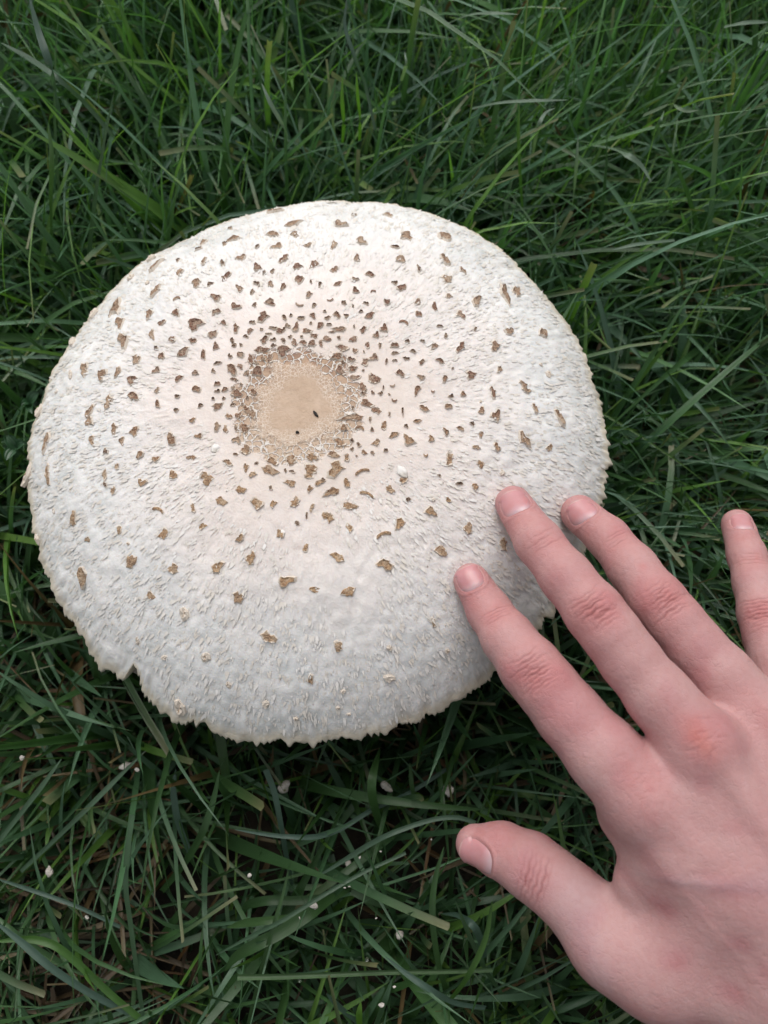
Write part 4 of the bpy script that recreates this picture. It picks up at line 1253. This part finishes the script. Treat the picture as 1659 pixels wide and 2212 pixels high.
hero(s6, [(1358,475),(1310,482),(1265,465),(1238,452),(1120,500)], 22, (.082,.082,.060), (.17,.25,.15), 'blade with a whitish upturned blunt tip behind the cap')
hero(s6, [(838,585),(832,690),(822,800),(812,900)], 18, (.080,.070,.045), PALE, 'straight pale upright blade right of the cap')
hero(s6, [(586,455),(580,560),(585,720),(597,900)], 17, (.088,.075,.045), (.085,.200,.035), 'thin bright green upright blade right above the cap edge')
hero(s6, [(795,432),(640,436),(500,445),(380,470)], 16, (.080,.078,.060), PALE, 'pale blade lying level behind the cap')
hero(s6, [(578,62),(470,58),(370,66),(270,105)], 18, (.085,.082,.060), PALE, 'pale arched blade far behind the cap with level tip')
hero(s6, [(1210,480),(1190,530),(1158,585)], 18, (.075,.075,.060), (.10,.19,.10), 'short pale blade dangling below the whitish blunt tip')
hero(s6, [(90,225),(95,280),(75,350)], 18, (.080,.078,.060), PALE, 'short pale curled blade behind the top of the cap')
hero(s6, [(1660,95),(1560,100),(1470,118)], 20, (.070,.075,.070), PALE, 'pale level blade at the far right of the lawn')
hero(s6, [(1720,760),(1640,755),(1560,790),(1480,860)], 18, (.070,.072,.050), (.080,.165,.060), 'green blade arching level right of the cap')
hero(s6, [(985,1080),(1100,1055),(1255,1038)], 16, (.070,.070,.060), PALE, 'pale level blade beside the right shoulder of the cap')
hero(s7, [(1540,315),(1545,420),(1555,520),(1553,610)], 17, (.090,.075,.050), LIME, 'vivid lime green upright blade behind the cap, right one of a pair')
hero(s7, [(1480,330),(1478,440),(1485,540),(1480,620)], 19, (.090,.075,.050), (.10,.23,.032), 'vivid green upright blade behind the cap, left one of a pair')
hero(s7, [(1500,-20),(1490,110),(1530,240),(1580,380),(1620,560)], 18, (.100,.088,.060), BLUE, 'long thin dark bluish blade bowed behind the lime green pair')
hero(s7, [(125,-20),(165,130),(215,280),(245,400),(265,560)], 34, (.105,.095,.060), BLUE, 'wide soft grey-green blade rising at the far left corner')
hero(s7, [(5,185),(130,255),(250,340),(370,450),(490,590)], 26, (.080,.085,.060), (.085,.160,.095), 'long pale blade sloping down from the left edge behind the cap')
hero(s7, [(505,-20),(540,90),(570,200),(575,290)], 22, (.100,.090,.070), (.075,.190,.035), 'bright green blade curving at the far left of the lawn')
hero(s7, [(208,530),(225,680),(222,850),(225,1020)], 26, (.090,.078,.045), (.080,.175,.045), 'upright green blade with a dry kink left of the cap')
hero(s7, [(1130,360),(1170,450),(1215,530),(1245,590)], 20, (.085,.080,.065), PALE, 'short straight pale blade leaning to the right behind the cap')

def clover(px, py, z, lobes, label):
    """three-part leaf on a thin stalk"""
    c = at(px, py, z)
    root = tag(empty('clover', (c[0], c[1], 0)), label, 'clover', 'clover among the grass')
    for k, (lx, ly, rx) in enumerate(lobes):
        q = at(lx, ly, z + .002)
        ax_ = q - c; ln = np.linalg.norm(ax_); ax_ /= ln
        R = rx * mm_per_px(q)
        sd_ = np.cross(ax_, [0, 0, 1.0]); sd_ /= np.linalg.norm(sd_); up = np.cross(sd_, ax_)
        V, A = [], []
        n = 14
        for i in range(n + 1):
            t = i / n
            w = R * math.sin(math.pi * min(1, t * .93 + .02)) ** .62
            for u in (-1, -.5, 0, .5, 1):
                V.append(c + ax_ * (ln + R * .95) * t * (1 - .07 * (abs(u) < .3) * (t > .95)) + sd_ * w * u + up * (.0012 * u * u + .001 * math.sin(t * 3))); A.append(u * .4)
        Q = np.array([(i * 5 + j, i * 5 + j + 1, i * 5 + j + 6, i * 5 + j + 5) for i in range(n) for j in range(4)])
        V = np.array(V)
        o = leaf_object('leaflet', V - np.array([c[0], c[1], 0]), Q, np.tile((.050, .130, .060), (len(V), 1)), np.array(A), M['grass'])
        o.parent = root
    V, F = [], []
    for i in range(7):
        t = i / 6
        for k in range(6):
            a = k * math.pi / 3
            V.append((.0006 * math.cos(a) + .006 * (1 - t) ** 2, .0006 * math.sin(a) - .004 * (1 - t), z * t))
    for i in range(6):
        for k in range(6): F.append((i * 6 + k, i * 6 + (k + 1) % 6, i * 6 + 6 + (k + 1) % 6, i * 6 + 6 + k))
    V = np.array(V)
    o = leaf_object('stalk', V, np.array(F), np.tile((.075, .15, .06), (len(V), 1)), np.zeros(len(V)), M['grass']); o.parent = root
clover(38, 968, .058, [(24, 950, 13), (52, 962, 12), (22, 988, 13)], 'clover leaf with three rounded leaflets poking out beside the cap rim')
clover(66, 874, .058, [(79, 858, 14), (54, 876, 11), (70, 890, 9)], 'clover leaf with one large round leaflet beside a curled rim flap')

# ------------------------------------------------------------------ crumbs of mushroom flesh, specks, dew
def lump(name, loc, size, mat, seed, ntri=2):
    bm = bmesh.new(); bmesh.ops.create_icosphere(bm, subdivisions=ntri, radius=1.0)
    V = np.array([v.co[:] for v in bm.verts]); F = [[v.index for v in f.verts] for f in bm.faces]; bm.free()
    k = 1 + .38 * vnoise(V, 1.3, seed) + .22 * vnoise(V, 3.1, seed + 1)
    V = V * k[:, None] * np.array(size)
    a = seed * 1.7; V[:, :2] = V[:, :2] @ np.array([[math.cos(a), math.sin(a)], [-math.sin(a), math.cos(a)]])
    o = mesh_obj(name, V, F, mat, smooth=True); o.location = loc
    return o
CR = [(350,205,85,52,.034,'largest white crumb of mushroom flesh lying in the shaded grass'),
      (965,205,80,50,.036,'pinkish white crumb with a notched edge beside the bowed bright blade'),
      (1335,222,64,58,.036,'rounded white crumb half hidden behind a dark blade below the index finger'),
      (525,915,52,40,.056,'angular cream crumb resting on the broad fuzzy leaf'),
      (740,665,38,40,.030,'dull grey crumb deep in the shaded grass'),
      (1045,1095,42,48,.040,'white crumb split in two lobes standing among stalks'),
      (935,1515,24,34,.058,'tiny white crumb stuck on a pale blade'),
      (143,735,26,22,.058,'tiny bright crumb on a dark drooping blade')]
SMALL = [(805,628,15,26),(930,592,13,22),(715,810,26,13),(742,803,11,22),(1235,520,13,13),(1012,1405,20,30),(443,992,9,25),(903,993,11,18),(1150,960,14,12)]
for i, (x, y, w, h, z, lb) in enumerate(CR):
    p = at(*s4(x, y), z); k = .3595 * mm_per_px(p) * .5
    tag(lump('crumb', p, (w * k, h * k, min(w, h) * k * .7), M['crumb'], 200 + i, 3), lb, 'crumb', 'mushroom crumbs in the grass')
for i, (x, y, w, h) in enumerate(SMALL):
    p = at(*s4(x, y), .056); k = .3595 * mm_per_px(p) * .36
    o = lump('crumb', p, (w * k, h * k, min(w, h) * k * .8), M['crumb'], 240 + i)
    tag(o, 'tiny pale crumb caught on the grass below the cap', 'crumb', 'tiny crumbs scattered on the near grass')
for i, (x, y, w, h, z, lb) in enumerate([(548,165,50,30,.034,'flat white crumb below the torn rim of the cap'),(95,130,22,18,.050,None),(212,622,30,44,.040,'forked white crumb among thatch in the near left grass'),(375,820,20,13,.052,None),(592,182,15,22,.040,None)]):
    p = at(*s5(x, y), z); k = .5 * mm_per_px(p) * .5
    o = lump('crumb', p, (w * k, h * k, min(w, h) * k * .7), M['crumb'], 270 + i, 3)
    if lb: tag(o, lb, 'crumb', 'mushroom crumbs in the grass')
    else: tag(o, 'tiny pale crumb caught on the grass below the cap', 'crumb', 'tiny crumbs scattered on the near grass')
for i, (px, py, w, h, lb) in enumerate([(682, 894, 8, 17, 'small black speck of dirt on the tan centre of the cap'), (643, 934, 8, 6, 'tiny round black speck near the edge of the cap centre')]):
    p = on_cap(px, py); k = mm_per_px(p) * .5
    o = lump('dirt_speck', (p[0], p[1], p[2] + w * k * .35), (w * k, h * k, w * k * .8), M['speck'], 300 + i)
    o.rotation_euler = (0, 0, -.5 if i == 0 else 0)
    tag(o, lb, 'speck')
for i, (px, py, w, h) in enumerate([(466, 968, 22, 20), (868, 1018, 38, 24), (443, 1138, 14, 10), (610, 1150, 12, 12)]):
    p = on_cap(px, py); k = mm_per_px(p) * .5
    o = lump('pale_knob', p, (w * k * .85, h * k * .8, w * k * .22), M['fleck'], 320 + i, 3); o.parent = cap

def build_dew():
    g = bpy.data.objects['grass'].data
    n = len(g.vertices); co = np.empty(n * 3, np.float32); g.vertices.foreach_get('co', co); co = co.reshape(-1, 3)
    r = np.random.default_rng(9)
    c = co[(co[:, 2] > .035) & (np.abs(co[:, 0]) < .22) & (co[:, 1] > -.2) & (co[:, 1] < .4)]
    c = c[r.choice(len(c), 220, False)]
    bm = bmesh.new(); bmesh.ops.create_icosphere(bm, subdivisions=2, radius=1.0)
    S = np.array([v.co[:] for v in bm.verts]); F = np.array([[v.index for v in f.verts] for f in bm.faces]); bm.free()
    rad = r.gamma(3, .00009, len(c)) + .00012
    V = (c[:, None] + np.array([0, 0, 1.0]) * rad[:, None, None] * .6 + S[None] * rad[:, None, None]).reshape(-1, 3)
    Q = (F[None] + (np.arange(len(c)) * len(S))[:, None, None]).reshape(-1, 3)
    o = bpy.data.objects.new('dew', np_mesh('dew', V, Q, [M['water']])); COL.objects.link(o)
    tag(o, 'tiny clear dew drops on the grass blades', 'dew', kind='stuff')
build_dew()
for x, y, rp, lb in ((443, 1367, 11, 'clear round water drop under the level stalk'), (848, 1241, 11, 'clear round water drop on a crossing of thin blades')):
    p = at(*s4(x, y), .056); k = .3595 * mm_per_px(p)
    bm = bmesh.new(); bmesh.ops.create_icosphere(bm, subdivisions=3, radius=rp * k)
    me = bpy.data.meshes.new('water_drop'); bm.to_mesh(me); bm.free(); me.materials.append(M['water'])
    me.polygons.foreach_set('use_smooth', np.ones(len(me.polygons), bool))
    o = bpy.data.objects.new('water_drop', me); o.location = p; COL.objects.link(o)
    tag(o, lb, 'water drop')
